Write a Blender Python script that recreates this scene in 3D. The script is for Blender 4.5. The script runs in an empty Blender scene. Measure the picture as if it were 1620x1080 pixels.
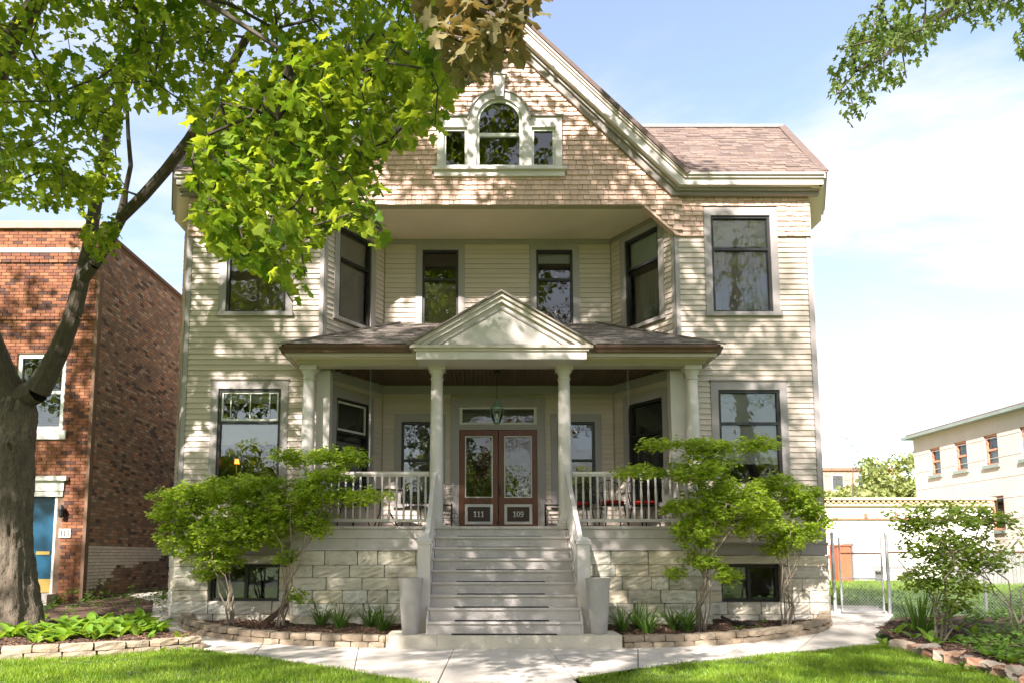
import bpy, math, random
import numpy as np
from mathutils import Vector, Matrix
from mathutils.geometry import tessellate_polygon
random.seed(11)
rng = np.random.default_rng(11)
sc = bpy.context.scene
COL = sc.collection
PI = math.pi

# ------------------------------------------------------------------ camera, sky, sun, exposure
FPX, PPX, PPY = 1180.0, 762.0, 752.0          # focal length and principal point in photo pixels (1620 wide)
PITCH = math.atan(.108)
CAMX, EYE = -.34, 1.34
cam_d = bpy.data.cameras.new('camera'); cam = bpy.data.objects.new('camera', cam_d); COL.objects.link(cam)
cam_d.sensor_width = 36; cam_d.lens = FPX / 1620 * 36
cam_d.shift_x = (810 - PPX) / 1620; cam_d.shift_y = (PPY - 540) / 1620
cam_d.clip_start = .05; cam_d.clip_end = 2000
cam.location = (CAMX, 0, EYE); cam.rotation_euler = (PI / 2 + PITCH, 0, 0)
sc.camera = cam

SUN_AZ, SUN_EL = math.radians(24), math.radians(36)      # behind the camera, to its left
sdir = Vector((-math.sin(SUN_AZ) * math.cos(SUN_EL), -math.cos(SUN_AZ) * math.cos(SUN_EL), math.sin(SUN_EL)))
world = bpy.data.worlds.new('World'); sc.world = world; world.use_nodes = True
nt = world.node_tree; N = nt.nodes; LK = nt.links
bg = N['Background']; bg.inputs['Strength'].default_value = .05
sky = N.new('ShaderNodeTexSky'); sky.sky_type = 'NISHITA'; sky.sun_disc = False
sky.sun_elevation = SUN_EL; sky.sun_rotation = math.atan2(sdir.x, sdir.y) % (2 * PI)
sky.air_density = 1.0; sky.dust_density = .7; sky.ozone_density = 1.0
tc = N.new('ShaderNodeTexCoord'); sep = N.new('ShaderNodeSeparateXYZ'); LK.new(tc.outputs['Generated'], sep.inputs[0])
def wmath(op, a, b=None):
    n = N.new('ShaderNodeMath'); n.operation = op
    for i, v in enumerate((a, b)):
        if v is None: continue
        if isinstance(v, (int, float)): n.inputs[i].default_value = v
        else: LK.new(v, n.inputs[i])
    return n.outputs[0]
zz = wmath('ADD', wmath('MAXIMUM', sep.outputs[2], 0.0), .22)
cmb = N.new('ShaderNodeCombineXYZ')
LK.new(wmath('DIVIDE', sep.outputs[0], zz), cmb.inputs[0]); LK.new(wmath('DIVIDE', sep.outputs[1], zz), cmb.inputs[1])
mp = N.new('ShaderNodeMapping'); LK.new(cmb.outputs[0], mp.inputs[0])
mp.inputs['Location'].default_value = (10.0, 5.7, 0); mp.inputs['Rotation'].default_value = (0, 0, math.radians(-25)); mp.inputs['Scale'].default_value = (.75, 1.5, 1)
nz = N.new('ShaderNodeTexNoise'); nz.inputs['Scale'].default_value = 1.0; nz.inputs['Detail'].default_value = 9; nz.inputs['Roughness'].default_value = .58; nz.inputs['Distortion'].default_value = .35
LK.new(mp.outputs[0], nz.inputs['Vector'])
rp = N.new('ShaderNodeValToRGB'); rp.color_ramp.elements[0].position = .42; rp.color_ramp.elements[1].position = .64
rp.color_ramp.interpolation = 'EASE'
LK.new(nz.outputs['Fac'], rp.inputs[0])
mx = N.new('ShaderNodeMix'); mx.data_type = 'RGBA'
LK.new(wmath('ADD', wmath('MULTIPLY', rp.outputs[0], .82), .14), mx.inputs['Factor']); LK.new(sky.outputs[0], mx.inputs['A']); mx.inputs['B'].default_value = (3.9, 3.7, 3.6, 1)
LK.new(mx.outputs['Result'], bg.inputs['Color'])

sl = bpy.data.lights.new('sun', 'SUN'); sl.energy = 2.3; sl.angle = math.radians(.8); sl.color = (1, .94, .885)
so = bpy.data.objects.new('sun', sl); COL.objects.link(so); so.rotation_euler = sdir.to_track_quat('Z', 'Y').to_euler(); so.location = (-10, -20, 30)
vs = sc.view_settings
vs.view_transform = 'Standard'; vs.look = 'None'; vs.gamma = 1; vs.use_curve_mapping = False; vs.exposure = 2.85
sc.cycles.max_bounces = 8; sc.cycles.transparent_max_bounces = 12; sc.cycles.caustics_reflective = False; sc.cycles.caustics_refractive = False

# ------------------------------------------------------------------ helpers
cP, sP = math.cos(PITCH), math.sin(PITCH)
def at(px, py, Y):                      # photo pixel at depth Y -> world point
    dx = (px - PPX) / FPX; dv = -(py - PPY) / FPX; k = Y / (cP - sP * dv)
    return Vector((k * dx + CAMX, Y, EYE + k * (sP + cP * dv)))
def ground(px, py, z=0.0):              # photo pixel on a level at height z -> (x, y)
    dx = (px - PPX) / FPX; dv = -(py - PPY) / FPX; k = (z - EYE) / (sP + cP * dv)
    return (k * dx + CAMX, k * (cP - sP * dv))
def proj(P):                            # (n,3) world -> photo pixels, depth
    P = np.asarray(P, float); X = P[:, 0] - CAMX; Yv = P[:, 1]; Z = P[:, 2] - EYE
    d = Yv * cP + Z * sP; v = Z * cP - Yv * sP
    dd = np.where(np.abs(d) < 1e-4, 1e-4, d)
    return PPX + FPX * X / dd, PPY - FPX * v / dd, d
def inpoly(x, y, poly):
    x = np.asarray(x, float); y = np.asarray(y, float); r = np.zeros(x.shape, bool); n = len(poly); j = n - 1
    for i in range(n):
        xi, yi = poly[i]; xj, yj = poly[j]
        c = ((yi > y) != (yj > y)) & (x < (xj - xi) * (y - yi) / ((yj - yi) or 1e-9) + xi)
        r ^= c; j = i
    return r
def hz(y):                              # gentle rise of the lot towards the houses
    t = min(max((y - 11) / 7, 0), 1); return .5 * t * t * (3 - 2 * t)
def root_of(o):
    while o.parent: o = o.parent
    return o
def tag(o, label=None, cat=None, group=None, kind=None):
    if label: o['label'] = label
    if cat: o['category'] = cat
    if group: o['group'] = group
    if kind: o['kind'] = kind
    return o
def thing(name, loc, label, cat, group=None):
    o = bpy.data.objects.new(name, None); COL.objects.link(o); o.location = loc; o.empty_display_size = .2
    return tag(o, label, cat, group)
def fast_mesh(name, V, F, smooth=False):
    V = np.asarray(V, np.float32); F = np.asarray(F, np.int32); m = bpy.data.meshes.new(name); k = F.shape[1]
    m.vertices.add(len(V)); m.vertices.foreach_set('co', V.ravel())
    m.loops.add(F.size); m.loops.foreach_set('vertex_index', F.ravel())
    m.polygons.add(len(F)); m.polygons.foreach_set('loop_start', np.arange(0, F.size, k, dtype=np.int32))
    if smooth: m.polygons.foreach_set('use_smooth', np.ones(len(F), bool))
    m.update(calc_edges=True); return m
class MB:
    def __init__(s): s.v = []; s.f = []
    def poly(s, pts):
        b = len(s.v); s.v += [tuple(p) for p in pts]; s.f.append(tuple(range(b, b + len(pts)))); return s
    def hexa(s, p):                     # 8 points: bottom 4 ccw, top 4 ccw
        b = len(s.v); s.v += [tuple(q) for q in p]
        for f in ((3, 2, 1, 0), (4, 5, 6, 7), (0, 1, 5, 4), (1, 2, 6, 5), (2, 3, 7, 6), (3, 0, 4, 7)): s.f.append(tuple(b + i for i in f))
        return s
    def box(s, x0, x1, y0, y1, z0, z1):
        return s.hexa([(x0, y0, z0), (x1, y0, z0), (x1, y1, z0), (x0, y1, z0), (x0, y0, z1), (x1, y0, z1), (x1, y1, z1), (x0, y1, z1)])
    def fbox(s, fr, a0, a1, z0, z1, o0, o1):   # box in a wall frame: along, up, outwards
        q = fr.P
        return s.hexa([q(a0, z0, o1), q(a1, z0, o1), q(a1, z0, o0), q(a0, z0, o0), q(a0, z1, o1), q(a1, z1, o1), q(a1, z1, o0), q(a0, z1, o0)])
    def prism(s, pl, y0, y1):           # polygon in (x,z), extruded in y
        n = len(pl); ar = sum(pl[i][0] * pl[(i + 1) % n][1] - pl[(i + 1) % n][0] * pl[i][1] for i in range(n))
        if ar < 0: pl = pl[::-1]
        b = len(s.v); s.v += [(x, y0, z) for x, z in pl] + [(x, y1, z) for x, z in pl]
        s.f.append(tuple(b + i for i in range(n))); s.f.append(tuple(b + n + i for i in range(n - 1, -1, -1)))
        for i in range(n): j = (i + 1) % n; s.f.append((b + i, b + n + i, b + n + j, b + j))
        return s
    def slab(s, pl, z0, z1):            # polygon in (x,y), extruded in z (z may be a function of x,y)
        n = len(pl); ar = sum(pl[i][0] * pl[(i + 1) % n][1] - pl[(i + 1) % n][0] * pl[i][1] for i in range(n))
        if ar < 0: pl = pl[::-1]
        g = lambda z, x, y: z(x, y) if callable(z) else z
        b = len(s.v); s.v += [(x, y, g(z0, x, y)) for x, y in pl] + [(x, y, g(z1, x, y)) for x, y in pl]
        for t in tessellate_polygon([[Vector((x, y, 0)) for x, y in pl]]):
            a, c, d = t
            A, B, C = pl[a], pl[c], pl[d]
            if (B[0] - A[0]) * (C[1] - A[1]) - (B[1] - A[1]) * (C[0] - A[0]) < 0: c, d = d, c
            s.f.append((b + n + a, b + n + c, b + n + d)); s.f.append((b + a, b + d, b + c))
        for i in range(n): j = (i + 1) % n; s.f.append((b + i, b + j, b + n + j, b + n + i))
        return s
    def tube(s, pts, rad, n=8, cap=True):
        pts = [Vector(p) for p in pts]
        if isinstance(rad, (int, float)): rad = [rad] * len(pts)
        rings = []; prev = None
        for i, p in enumerate(pts):
            d = (pts[min(i + 1, len(pts) - 1)] - pts[max(i - 1, 0)])
            if d.length < 1e-9: d = Vector((0, 0, 1))
            d.normalize()
            ref = prev if prev is not None else (Vector((1, 0, 0)) if abs(d.x) < .8 else Vector((0, 1, 0)))
            u = (ref - d * ref.dot(d)).normalized(); w = d.cross(u); prev = u; b = len(s.v)
            for k in range(n):
                a = 2 * PI * k / n; s.v.append(tuple(p + (u * math.cos(a) + w * math.sin(a)) * rad[i]))
            rings.append(b)
        for i in range(len(rings) - 1):
            for k in range(n):
                j = (k + 1) % n; s.f.append((rings[i] + k, rings[i] + j, rings[i + 1] + j, rings[i + 1] + k))
        if cap:
            s.f.append(tuple(rings[0] + k for k in range(n - 1, -1, -1))); s.f.append(tuple(rings[-1] + k for k in range(n)))
        return s
    def bar(s, a, b, w, h=None):        # square bar between two points
        a = Vector(a); b = Vector(b); h = h or w; d = (b - a).normalized()
        r = Vector((0, 0, 1)) if abs(d.z) < .9 else Vector((0, 1, 0)); u = d.cross(r).normalized() * w / 2; v = u.cross(d).normalized() * h / 2
        return s.hexa([a - u - v, a + u - v, b + u - v, b - u - v, a - u + v, a + u + v, b + u + v, b - u + v])
    def lathe(s, c, prof, n=20):
        rings = []
        for r, z in prof:
            b = len(s.v); rings.append(b)
            for k in range(n):
                a = 2 * PI * k / n; s.v.append((c[0] + r * math.cos(a), c[1] + r * math.sin(a), c[2] + z))
        for i in range(len(rings) - 1):
            for k in range(n):
                j = (k + 1) % n; s.f.append((rings[i] + k, rings[i] + j, rings[i + 1] + j, rings[i + 1] + k))
        s.f.append(tuple(rings[0] + k for k in range(n - 1, -1, -1))); s.f.append(tuple(rings[-1] + k for k in range(n)))
        return s
    def mesh(s, name, off=(0, 0, 0), smooth=False):
        m = bpy.data.meshes.new(name); m.from_pydata([(x - off[0], y - off[1], z - off[2]) for x, y, z in s.v], [], s.f)
        if smooth:
            m.polygons.foreach_set('use_smooth', np.ones(len(m.polygons), bool))
            if hasattr(m, 'set_sharp_from_angle'): m.set_sharp_from_angle(angle=math.radians(38))
        m.update(); return m
    def build(s, name, mat, parent=None, smooth=False, loc=None):
        off = root_of(parent).location if parent else (loc or (0, 0, 0))
        o = bpy.data.objects.new(name, s.mesh(name, off, smooth)); COL.objects.link(o); o.data.materials.append(mat)
        if parent: o.parent = parent
        elif loc: o.location = loc
        return o
def xform(A, B, C, T):                  # 4x4 from columns
    return Matrix(((A[0], B[0], C[0], T[0]), (A[1], B[1], C[1], T[1]), (A[2], B[2], C[2], T[2]), (0, 0, 0, 1)))
def piece(name, me, parent, Mx):        # one piece that shares its mesh; Mx is its world matrix
    o = bpy.data.objects.new(name, me); COL.objects.link(o); o.parent = parent
    o.matrix_basis = Matrix.Translation(-Vector(root_of(parent).location)) @ Mx if parent else Mx
    return o
def pieces(name, mb, mat, parent, mats, nind=300, rest=None, smooth=False):
    me = mb.mesh(name, smooth=smooth); me.materials.append(mat)
    for Mx in mats[:nind]: piece(name, me, parent, Mx)
    if len(mats) > nind:
        V = np.array(mb.v); k = len(V); out = []; F = []
        for i, Mx in enumerate(mats[nind:]):
            A = np.array(Mx); out.append(V @ A[:3, :3].T + A[:3, 3]); F += [tuple(q + i * k for q in f) for f in mb.f]
        b = MB(); b.v = [tuple(r) for r in np.concatenate(out)]; b.f = F
        tag(b.build(rest or name + '_field', mat, parent, smooth), kind='stuff')
class Fr:
    def __init__(s, p0, p1):
        s.p0 = Vector((p0[0], p0[1])); d = Vector((p1[0] - p0[0], p1[1] - p0[1])); s.L = d.length; s.t = d / s.L; s.n = Vector((s.t.y, -s.t.x))
    def P(s, a, z, o=0): return (s.p0.x + s.t.x * a + s.n.x * o, s.p0.y + s.t.y * a + s.n.y * o, z)
    def mat(s, a, z, o=0, sx=1, sy=1, sz=1):   # piece axes: x along, y inwards, z up
        return xform((s.t.x * sx, s.t.y * sx, 0), (-s.n.x * sy, -s.n.y * sy, 0), (0, 0, sz), s.P(a, z, o))
def wall_mb(fr, z0, z1, holes, th=.16, a0=0, a1=None):
    a1 = fr.L if a1 is None else a1; mb = MB()
    A = sorted({a0, a1, *[h[0] for h in holes], *[h[1] for h in holes]}); Z = sorted({z0, z1, *[h[2] for h in holes], *[h[3] for h in holes]})
    for i in range(len(A) - 1):
        run = None
        for j in range(len(Z) - 1):
            ca, cz = (A[i] + A[i + 1]) / 2, (Z[j] + Z[j + 1]) / 2
            solid = not any(h[0] < ca < h[1] and h[2] < cz < h[3] for h in holes)
            if solid and run is None: run = Z[j]
            if run is not None and (not solid or j == len(Z) - 2):
                mb.fbox(fr, A[i], A[i + 1], run, Z[j + 1] if solid else Z[j], -th, 0); run = None
    return mb
def free(a0, a1, blocks):               # intervals of [a0,a1] outside the blocks
    out = [(a0, a1)]
    for b0, b1 in blocks:
        nx = []
        for s0, s1 in out:
            if b1 <= s0 or b0 >= s1: nx.append((s0, s1)); continue
            if b0 > s0: nx.append((s0, b0))
            if b1 < s1: nx.append((b1, s1))
        out = nx
    return [(p, q) for p, q in out if q - p > .01]

# ------------------------------------------------------------------ materials
def mat(name, col, rough=.6, var=.06, nscale=3.0, namp=.12, bump=0., bscale=40., spec=.4, metal=0., pal=None, stretch=None, dirt=None, coat=0., emit=None):
    m = bpy.data.materials.new(name); m.use_nodes = True; t = m.node_tree; n = t.nodes; l = t.links; b = n['Principled BSDF']
    b.inputs['Roughness'].default_value = rough; b.inputs['Specular IOR Level'].default_value = spec; b.inputs['Metallic'].default_value = metal
    if coat: b.inputs['Coat Weight'].default_value = coat; b.inputs['Coat Roughness'].default_value = .15
    oi = n.new('ShaderNodeObjectInfo'); ge = n.new('ShaderNodeNewGeometry')
    add = n.new('ShaderNodeMath'); add.operation = 'ADD'; l.new(oi.outputs['Random'], add.inputs[0]); l.new(ge.outputs['Random Per Island'], add.inputs[1])
    fr = n.new('ShaderNodeMath'); fr.operation = 'FRACT'; l.new(add.outputs[0], fr.inputs[0])
    pos = ge.outputs['Position']
    if stretch:
        mp = n.new('ShaderNodeMapping'); mp.inputs['Scale'].default_value = stretch; l.new(pos, mp.inputs[0]); pos = mp.outputs[0]
    no = n.new('ShaderNodeTexNoise'); no.inputs['Scale'].default_value = nscale; no.inputs['Detail'].default_value = 5; no.inputs['Roughness'].default_value = .6; l.new(pos, no.inputs['Vector'])
    mr = n.new('ShaderNodeMapRange'); mr.inputs['From Min'].default_value = .3; mr.inputs['From Max'].default_value = .7; mr.inputs['To Min'].default_value = 1 - namp; mr.inputs['To Max'].default_value = 1 + namp
    l.new(no.outputs['Fac'], mr.inputs['Value'])
    vr = n.new('ShaderNodeMapRange'); vr.inputs['To Min'].default_value = 1 - var; vr.inputs['To Max'].default_value = 1 + var; l.new(fr.outputs[0], vr.inputs['Value'])
    mu = n.new('ShaderNodeMath'); mu.operation = 'MULTIPLY'; l.new(mr.outputs[0], mu.inputs[0]); l.new(vr.outputs[0], mu.inputs[1])
    sc_ = n.new('ShaderNodeVectorMath'); sc_.operation = 'SCALE'; l.new(mu.outputs[0], sc_.inputs['Scale'])
    if pal:
        r = n.new('ShaderNodeValToRGB'); e = r.color_ramp.elements; r.color_ramp.interpolation = 'CONSTANT'
        while len(e) < len(pal): e.new(.5)
        for i, (p, c) in enumerate(pal): e[i].position = p; e[i].color = (*c, 1)
        l.new(fr.outputs[0], r.inputs[0]); l.new(r.outputs[0], sc_.inputs[0])
    else: sc_.inputs[0].default_value = col
    out = sc_.outputs[0]
    if dirt:                            # (colour, scale, threshold, amount): stains with a shape of their own
        dn = n.new('ShaderNodeTexNoise'); dn.inputs['Scale'].default_value = dirt[1]; dn.inputs['Detail'].default_value = 8; dn.inputs['Roughness'].default_value = .7; l.new(ge.outputs['Position'], dn.inputs['Vector'])
        dr = n.new('ShaderNodeMapRange'); dr.inputs['From Min'].default_value = dirt[2]; dr.inputs['From Max'].default_value = dirt[2] + .18; dr.inputs['To Max'].default_value = dirt[3]; l.new(dn.outputs['Fac'], dr.inputs['Value'])
        dm = n.new('ShaderNodeMix'); dm.data_type = 'RGBA'; l.new(dr.outputs[0], dm.inputs['Factor']); l.new(out, dm.inputs['A']); dm.inputs['B'].default_value = (*dirt[0], 1); out = dm.outputs['Result']
    l.new(out, b.inputs['Base Color'])
    if bump:
        bn = n.new('ShaderNodeTexNoise'); bn.inputs['Scale'].default_value = bscale; bn.inputs['Detail'].default_value = 6; l.new(pos, bn.inputs['Vector'])
        bu = n.new('ShaderNodeBump'); bu.inputs['Strength'].default_value = bump; bu.inputs['Distance'].default_value = .02; l.new(bn.outputs['Fac'], bu.inputs['Height']); l.new(bu.outputs[0], b.inputs['Normal'])
    if emit: b.inputs['Emission Color'].default_value = (*emit[0], 1); b.inputs['Emission Strength'].default_value = emit[1]
    return m
def leaf_mat(name, col, col2, trans=.45, rough=.45, tcol=None):
    m = bpy.data.materials.new(name); m.use_nodes = True; t = m.node_tree; n = t.nodes; l = t.links; n.clear()
    out = n.new('ShaderNodeOutputMaterial'); oi = n.new('ShaderNodeObjectInfo'); ge = n.new('ShaderNodeNewGeometry')
    add = n.new('ShaderNodeMath'); add.operation = 'ADD'; l.new(oi.outputs['Random'], add.inputs[0]); l.new(ge.outputs['Random Per Island'], add.inputs[1])
    fr = n.new('ShaderNodeMath'); fr.operation = 'FRACT'; l.new(add.outputs[0], fr.inputs[0])
    no = n.new('ShaderNodeTexNoise'); no.inputs['Scale'].default_value = 2.2; no.inputs['Detail'].default_value = 4; l.new(ge.outputs['Position'], no.inputs['Vector'])
    nm = n.new('ShaderNodeMapRange'); nm.inputs['From Min'].default_value = .35; nm.inputs['From Max'].default_value = .65; nm.inputs['To Min'].default_value = -.3; nm.inputs['To Max'].default_value = .3; l.new(no.outputs['Fac'], nm.inputs['Value'])
    ad2 = n.new('ShaderNodeMath'); ad2.operation = 'ADD'; ad2.use_clamp = True; l.new(fr.outputs[0], ad2.inputs[0]); l.new(nm.outputs[0], ad2.inputs[1])
    mx = n.new('ShaderNodeMix'); mx.data_type = 'RGBA'; mx.inputs['A'].default_value = (*col, 1); mx.inputs['B'].default_value = (*col2, 1); l.new(ad2.outputs[0], mx.inputs['Factor'])
    d = n.new('ShaderNodeBsdfPrincipled'); d.inputs['Roughness'].default_value = rough; d.inputs['Specular IOR Level'].default_value = .35; l.new(mx.outputs['Result'], d.inputs['Base Color'])
    tr = n.new('ShaderNodeBsdfTranslucent'); tm = n.new('ShaderNodeMix'); tm.data_type = 'RGBA'; tm.blend_type = 'MULTIPLY'; tm.inputs['Factor'].default_value = 1
    l.new(mx.outputs['Result'], tm.inputs['A']); tm.inputs['B'].default_value = (*(tcol or (1.75, 1.5, .75)), 1); l.new(tm.outputs['Result'], tr.inputs['Color'])
    ms = n.new('ShaderNodeMixShader'); ms.inputs[0].default_value = trans; l.new(d.outputs[0], ms.inputs[1]); l.new(tr.outputs[0], ms.inputs[2]); l.new(ms.outputs[0], out.inputs[0])
    return m
def glass_mat(name, ior=2.0, tint=(.94, .96, .95), wob=.02):
    m = bpy.data.materials.new(name); m.use_nodes = True; t = m.node_tree; n = t.nodes; l = t.links; n.clear()
    out = n.new('ShaderNodeOutputMaterial'); f = n.new('ShaderNodeFresnel'); f.inputs['IOR'].default_value = ior
    g = n.new('ShaderNodeBsdfGlossy'); g.inputs['Roughness'].default_value = .012; tr = n.new('ShaderNodeBsdfTransparent'); tr.inputs['Color'].default_value = (*tint, 1)
    ge = n.new('ShaderNodeNewGeometry'); no = n.new('ShaderNodeTexNoise'); no.inputs['Scale'].default_value = 3.5; no.inputs['Detail'].default_value = 2; l.new(ge.outputs['Position'], no.inputs['Vector'])
    bu = n.new('ShaderNodeBump'); bu.inputs['Strength'].default_value = wob; bu.inputs['Distance'].default_value = .1; l.new(no.outputs['Fac'], bu.inputs['Height']); l.new(bu.outputs[0], g.inputs['Normal'])
    ms = n.new('ShaderNodeMixShader'); l.new(f.outputs[0], ms.inputs[0]); l.new(tr.outputs[0], ms.inputs[1]); l.new(g.outputs[0], ms.inputs[2]); l.new(ms.outputs[0], out.inputs[0])
    return m
m_siding = mat('cream_siding_paint', (.555, .46, .39), .55, .05, 1.2, .05, .12, 30, dirt=((.36, .30, .21), 1.6, .60, .35), stretch=(.5, .5, 3))
m_wallback = mat('sheathing', (.42, .36, .26), .8)
m_shingle = mat('tan_wood_shingle', (.62, .42, .335), .75, .11, 2.2, .10, .3, 45, stretch=(3, 3, .5), dirt=((.30, .19, .12), 2.4, .60, .45))
m_trim = mat('grey_trim_paint', (.33, .29, .278), .5, .03, 2, .07, .05, 30, dirt=((.24, .21, .18), 2.2, .62, .35))
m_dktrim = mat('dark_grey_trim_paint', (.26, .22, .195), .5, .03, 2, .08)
m_cream = mat('cream_trim_paint', (.51, .44, .385), .45, .02, 1.5, .05, .04, 30, dirt=((.40, .35, .26), 2.5, .64, .3))
m_white = mat('off_white_trim_paint', (.58, .52, .485), .42, .02, 1.6, .05, .04, 25, dirt=((.42, .37, .30), 2.6, .63, .35))
m_soffit = mat('soffit_boards', (.80, .65, .55), .6, .02, 1.5, .05)
m_step = mat('grey_deck_paint', (.53, .47, .44), .5, .05, 3, .10, .06, 30, dirt=((.24, .20, .165), 4.5, .54, .5))
m_black = mat('black_sash_paint', (.022, .021, .020), .4, .1, 4, .1)
m_blackmetal = mat('black_metal', (.018, .018, .018), .35, .1, metal=.2)
m_stone = mat('rock_faced_limestone', (.6, .53, .42), .85, .05, 3.5, .14, .5, 22, pal=[(0, (.60, .53, .42)), (.3, (.66, .61, .52)), (.55, (.55, .49, .40)), (.75, (.64, .55, .41)), (.9, (.50, .45, .38))], dirt=((.26, .22, .17), 3.2, .54, .5))
m_mortar = mat('mortar', (.34, .30, .25), .9, 0, 8, .15, .3)
m_roof = mat('asphalt_shingle', (.2, .15, .12), .9, .1, 9, .16, .4, 160, pal=[(0, (.165, .115, .095)), (.25, (.125, .088, .075)), (.5, (.19, .135, .11)), (.75, (.15, .11, .095))])
m_roofg = mat('grey_asphalt_shingle', (.2, .17, .15), .9, .1, 9, .16, .4, 160, pal=[(0, (.22, .185, .16)), (.3, (.16, .13, .115)), (.55, (.26, .22, .19)), (.8, (.195, .16, .14))])
m_gutter = mat('brown_gutter', (.11, .055, .035), .35, .05, 4, .12)
m_porchceil = mat('stained_beadboard', (.075, .034, .018), .4, .15, 6, .2)
m_wood = mat('stained_door_wood', (.14, .042, .017), .4, .05, 8, .25, .1, 40, stretch=(6, 6, .6), coat=.1)
m_wooddk = mat('dark_door_panel', (.045, .02, .012), .4)
m_glass = glass_mat('window_glass')
m_doorglass = glass_mat('door_glass', 1.9, (.6, .58, .5), .035)
m_sash = mat('white_sash_paint', (.62, .60, .55), .4, .02, 3, .06)
m_blindw = mat('white_blind', (.66, .64, .58), .7, .02)
m_brownshade = mat('brown_shade_cloth', (.44, .33, .25), .8, .03, 2, .1)
m_taupe = mat('taupe_curtain', (.50, .43, .37), .8, .03, 2, .12, stretch=(8, 8, .3))
m_darkshade = mat('dark_screen', (.07, .065, .06), .7)
m_greyshade = mat('grey_screen', (.24, .23, .215), .7)
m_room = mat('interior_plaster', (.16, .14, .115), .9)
m_brass = mat('brass', (.55, .36, .12), .3, metal=.9)
m_conc = mat('concrete', (.58, .51, .445), .85, .07, 2.5, .14, .25, 70, dirt=((.30, .25, .20), 2.3, .55, .5))
m_slabstone = mat('limestone_slab', (.56, .50, .41), .85, .04, 3, .12, .3, 30, dirt=((.33, .28, .22), 2.0, .58, .45))
m_block = mat('tumbled_wall_block', (.4, .31, .22), .9, .14, 6, .15, .5, 45, pal=[(0, (.34, .26, .18)), (.35, (.30, .235, .17)), (.6, (.37, .29, .21)), (.85, (.28, .21, .15))], dirt=((.20, .15, .11), 3, .6, .4))
m_mulch = mat('bark_mulch', (.085, .047, .031), .95, .35, 14, .35, .8, 60)
m_soil = mat('lawn_soil', (.055, .075, .022), .95, 0, 5, .25, .4, 50)
m_farground = mat('far_grass', (.10, .17, .035), .95, 0, .8, .25, .5, 30)
m_brick = mat('orange_face_brick', (.3, .11, .05), .85, .14, 5, .14, .3, 60, pal=[(0, (.25, .098, .045)), (.22, (.21, .075, .034)), (.40, (.27, .112, .055)), (.58, (.18, .064, .032)), (.74, (.075, .033, .024)), (.90, (.13, .046, .027))])
m_brick2 = mat('common_brick', (.25, .15, .1), .9, .18, 4, .16, .35, 60, pal=[(0, (.30, .215, .145)), (.2, (.23, .16, .11)), (.38, (.37, .275, .19)), (.55, (.19, .13, .095)), (.7, (.28, .175, .11)), (.82, (.08, .062, .052)), (.91, (.31, .155, .09))], dirt=((.055, .042, .035), .55, .54, .45))
m_whitewash = mat('whitewashed_brick', (.62, .58, .51), .85, .07, 6, .12, .3, 60, dirt=((.33, .22, .15), 4, .60, .7))
m_bmortar = mat('brick_mortar', (.17, .105, .07), .95, 0, 8, .15)
m_lime = mat('white_limestone_trim', (.62, .59, .53), .7, .03, 4, .08, .1)
m_teal = mat('teal_door_paint', (.002, .05, .095), .35)
m_bark = mat('maple_bark', (.125, .097, .072), .95, 0, 14, .4, 1.0, 22, stretch=(3, 3, .9), dirt=((.19, .175, .13), 3.5, .55, .6))
m_twig = mat('twig_bark', (.085, .065, .05), .9, .1, 6, .2)
m_limb = mat('limb_bark', (.075, .058, .044), .95, 0, 7, .3, .6, 14, stretch=(4, 4, 1))
m_asphalt = mat('asphalt', (.05, .05, .052), .9, 0, 6, .2, .3, 60)
m_stem = mat('shrub_stem_bark', (.26, .205, .155), .9, .1, 8, .2, .3)
m_seed = mat('dry_seed', (.42, .33, .17), .9, .3)
m_galv = mat('galvanised_steel', (.5, .5, .5), .4, .05, 10, .12, metal=.6)
m_rust = mat('rusty_steel', (.26, .14, .085), .7, .1, 12, .3, metal=.2)
m_pot = mat('grey_planter', (.36, .335, .315), .55, .02, 5, .10, .08, 40, dirt=((.22, .19, .16), 3.5, .58, .5))
m_rubber = mat('black_rubber', (.022, .02, .018), .8)
m_red = mat('red_cushion_fabric', (.46, .02, .018), .8, .05)
m_sign = mat('number_white', (.72, .70, .66), .5)
m_beige = mat('beige_painted_block', (.48, .425, .38), .85, .02, 2, .05, .1, 20)
m_garage = mat('white_stucco', (.78, .74, .66), .85, .02, 2, .04)
m_tan = mat('tan_cornice', (.50, .39, .23), .7)
m_green = mat('green_metal_cap', (.21, .25, .225), .5)
m_salmon = mat('salmon_window_frame', (.48, .22, .14), .6)
m_orange = mat('orange_painted_wood', (.60, .13, .055), .6)
m_greywood = mat('grey_boards', (.27, .255, .24), .8, .1, 4, .15)
m_hazedred = mat('hazed_red_brick', (.42, .24, .18), .9, .05)  # red brick paled, distance haze is put into the colour
m_leaf = leaf_mat('maple_leaf', (.085, .165, .012), (.30, .385, .04), .55)
m_copper = leaf_mat('copper_maple_leaf', (.125, .12, .05), (.26, .215, .105), .35, tcol=(1.5, 1.1, .6))
m_silver = leaf_mat('silver_maple_leaf', (.085, .14, .03), (.16, .22, .05), .45)
m_shrub = leaf_mat('shrub_leaf', (.21, .33, .025), (.40, .52, .07), .5)
m_shrub2 = leaf_mat('bush_leaf', (.15, .24, .03), (.32, .42, .08), .45)
m_lily = leaf_mat('broad_leaf', (.13, .26, .022), (.24, .38, .05), .4)
m_strap = leaf_mat('strap_leaf', (.075, .165, .025), (.17, .28, .06), .35)
m_grass = leaf_mat('grass_blade', (.11, .22, .012), (.26, .36, .035), .4)
m_weed = leaf_mat('ground_cover_leaf', (.07, .15, .02), (.15, .25, .04), .4)
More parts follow.
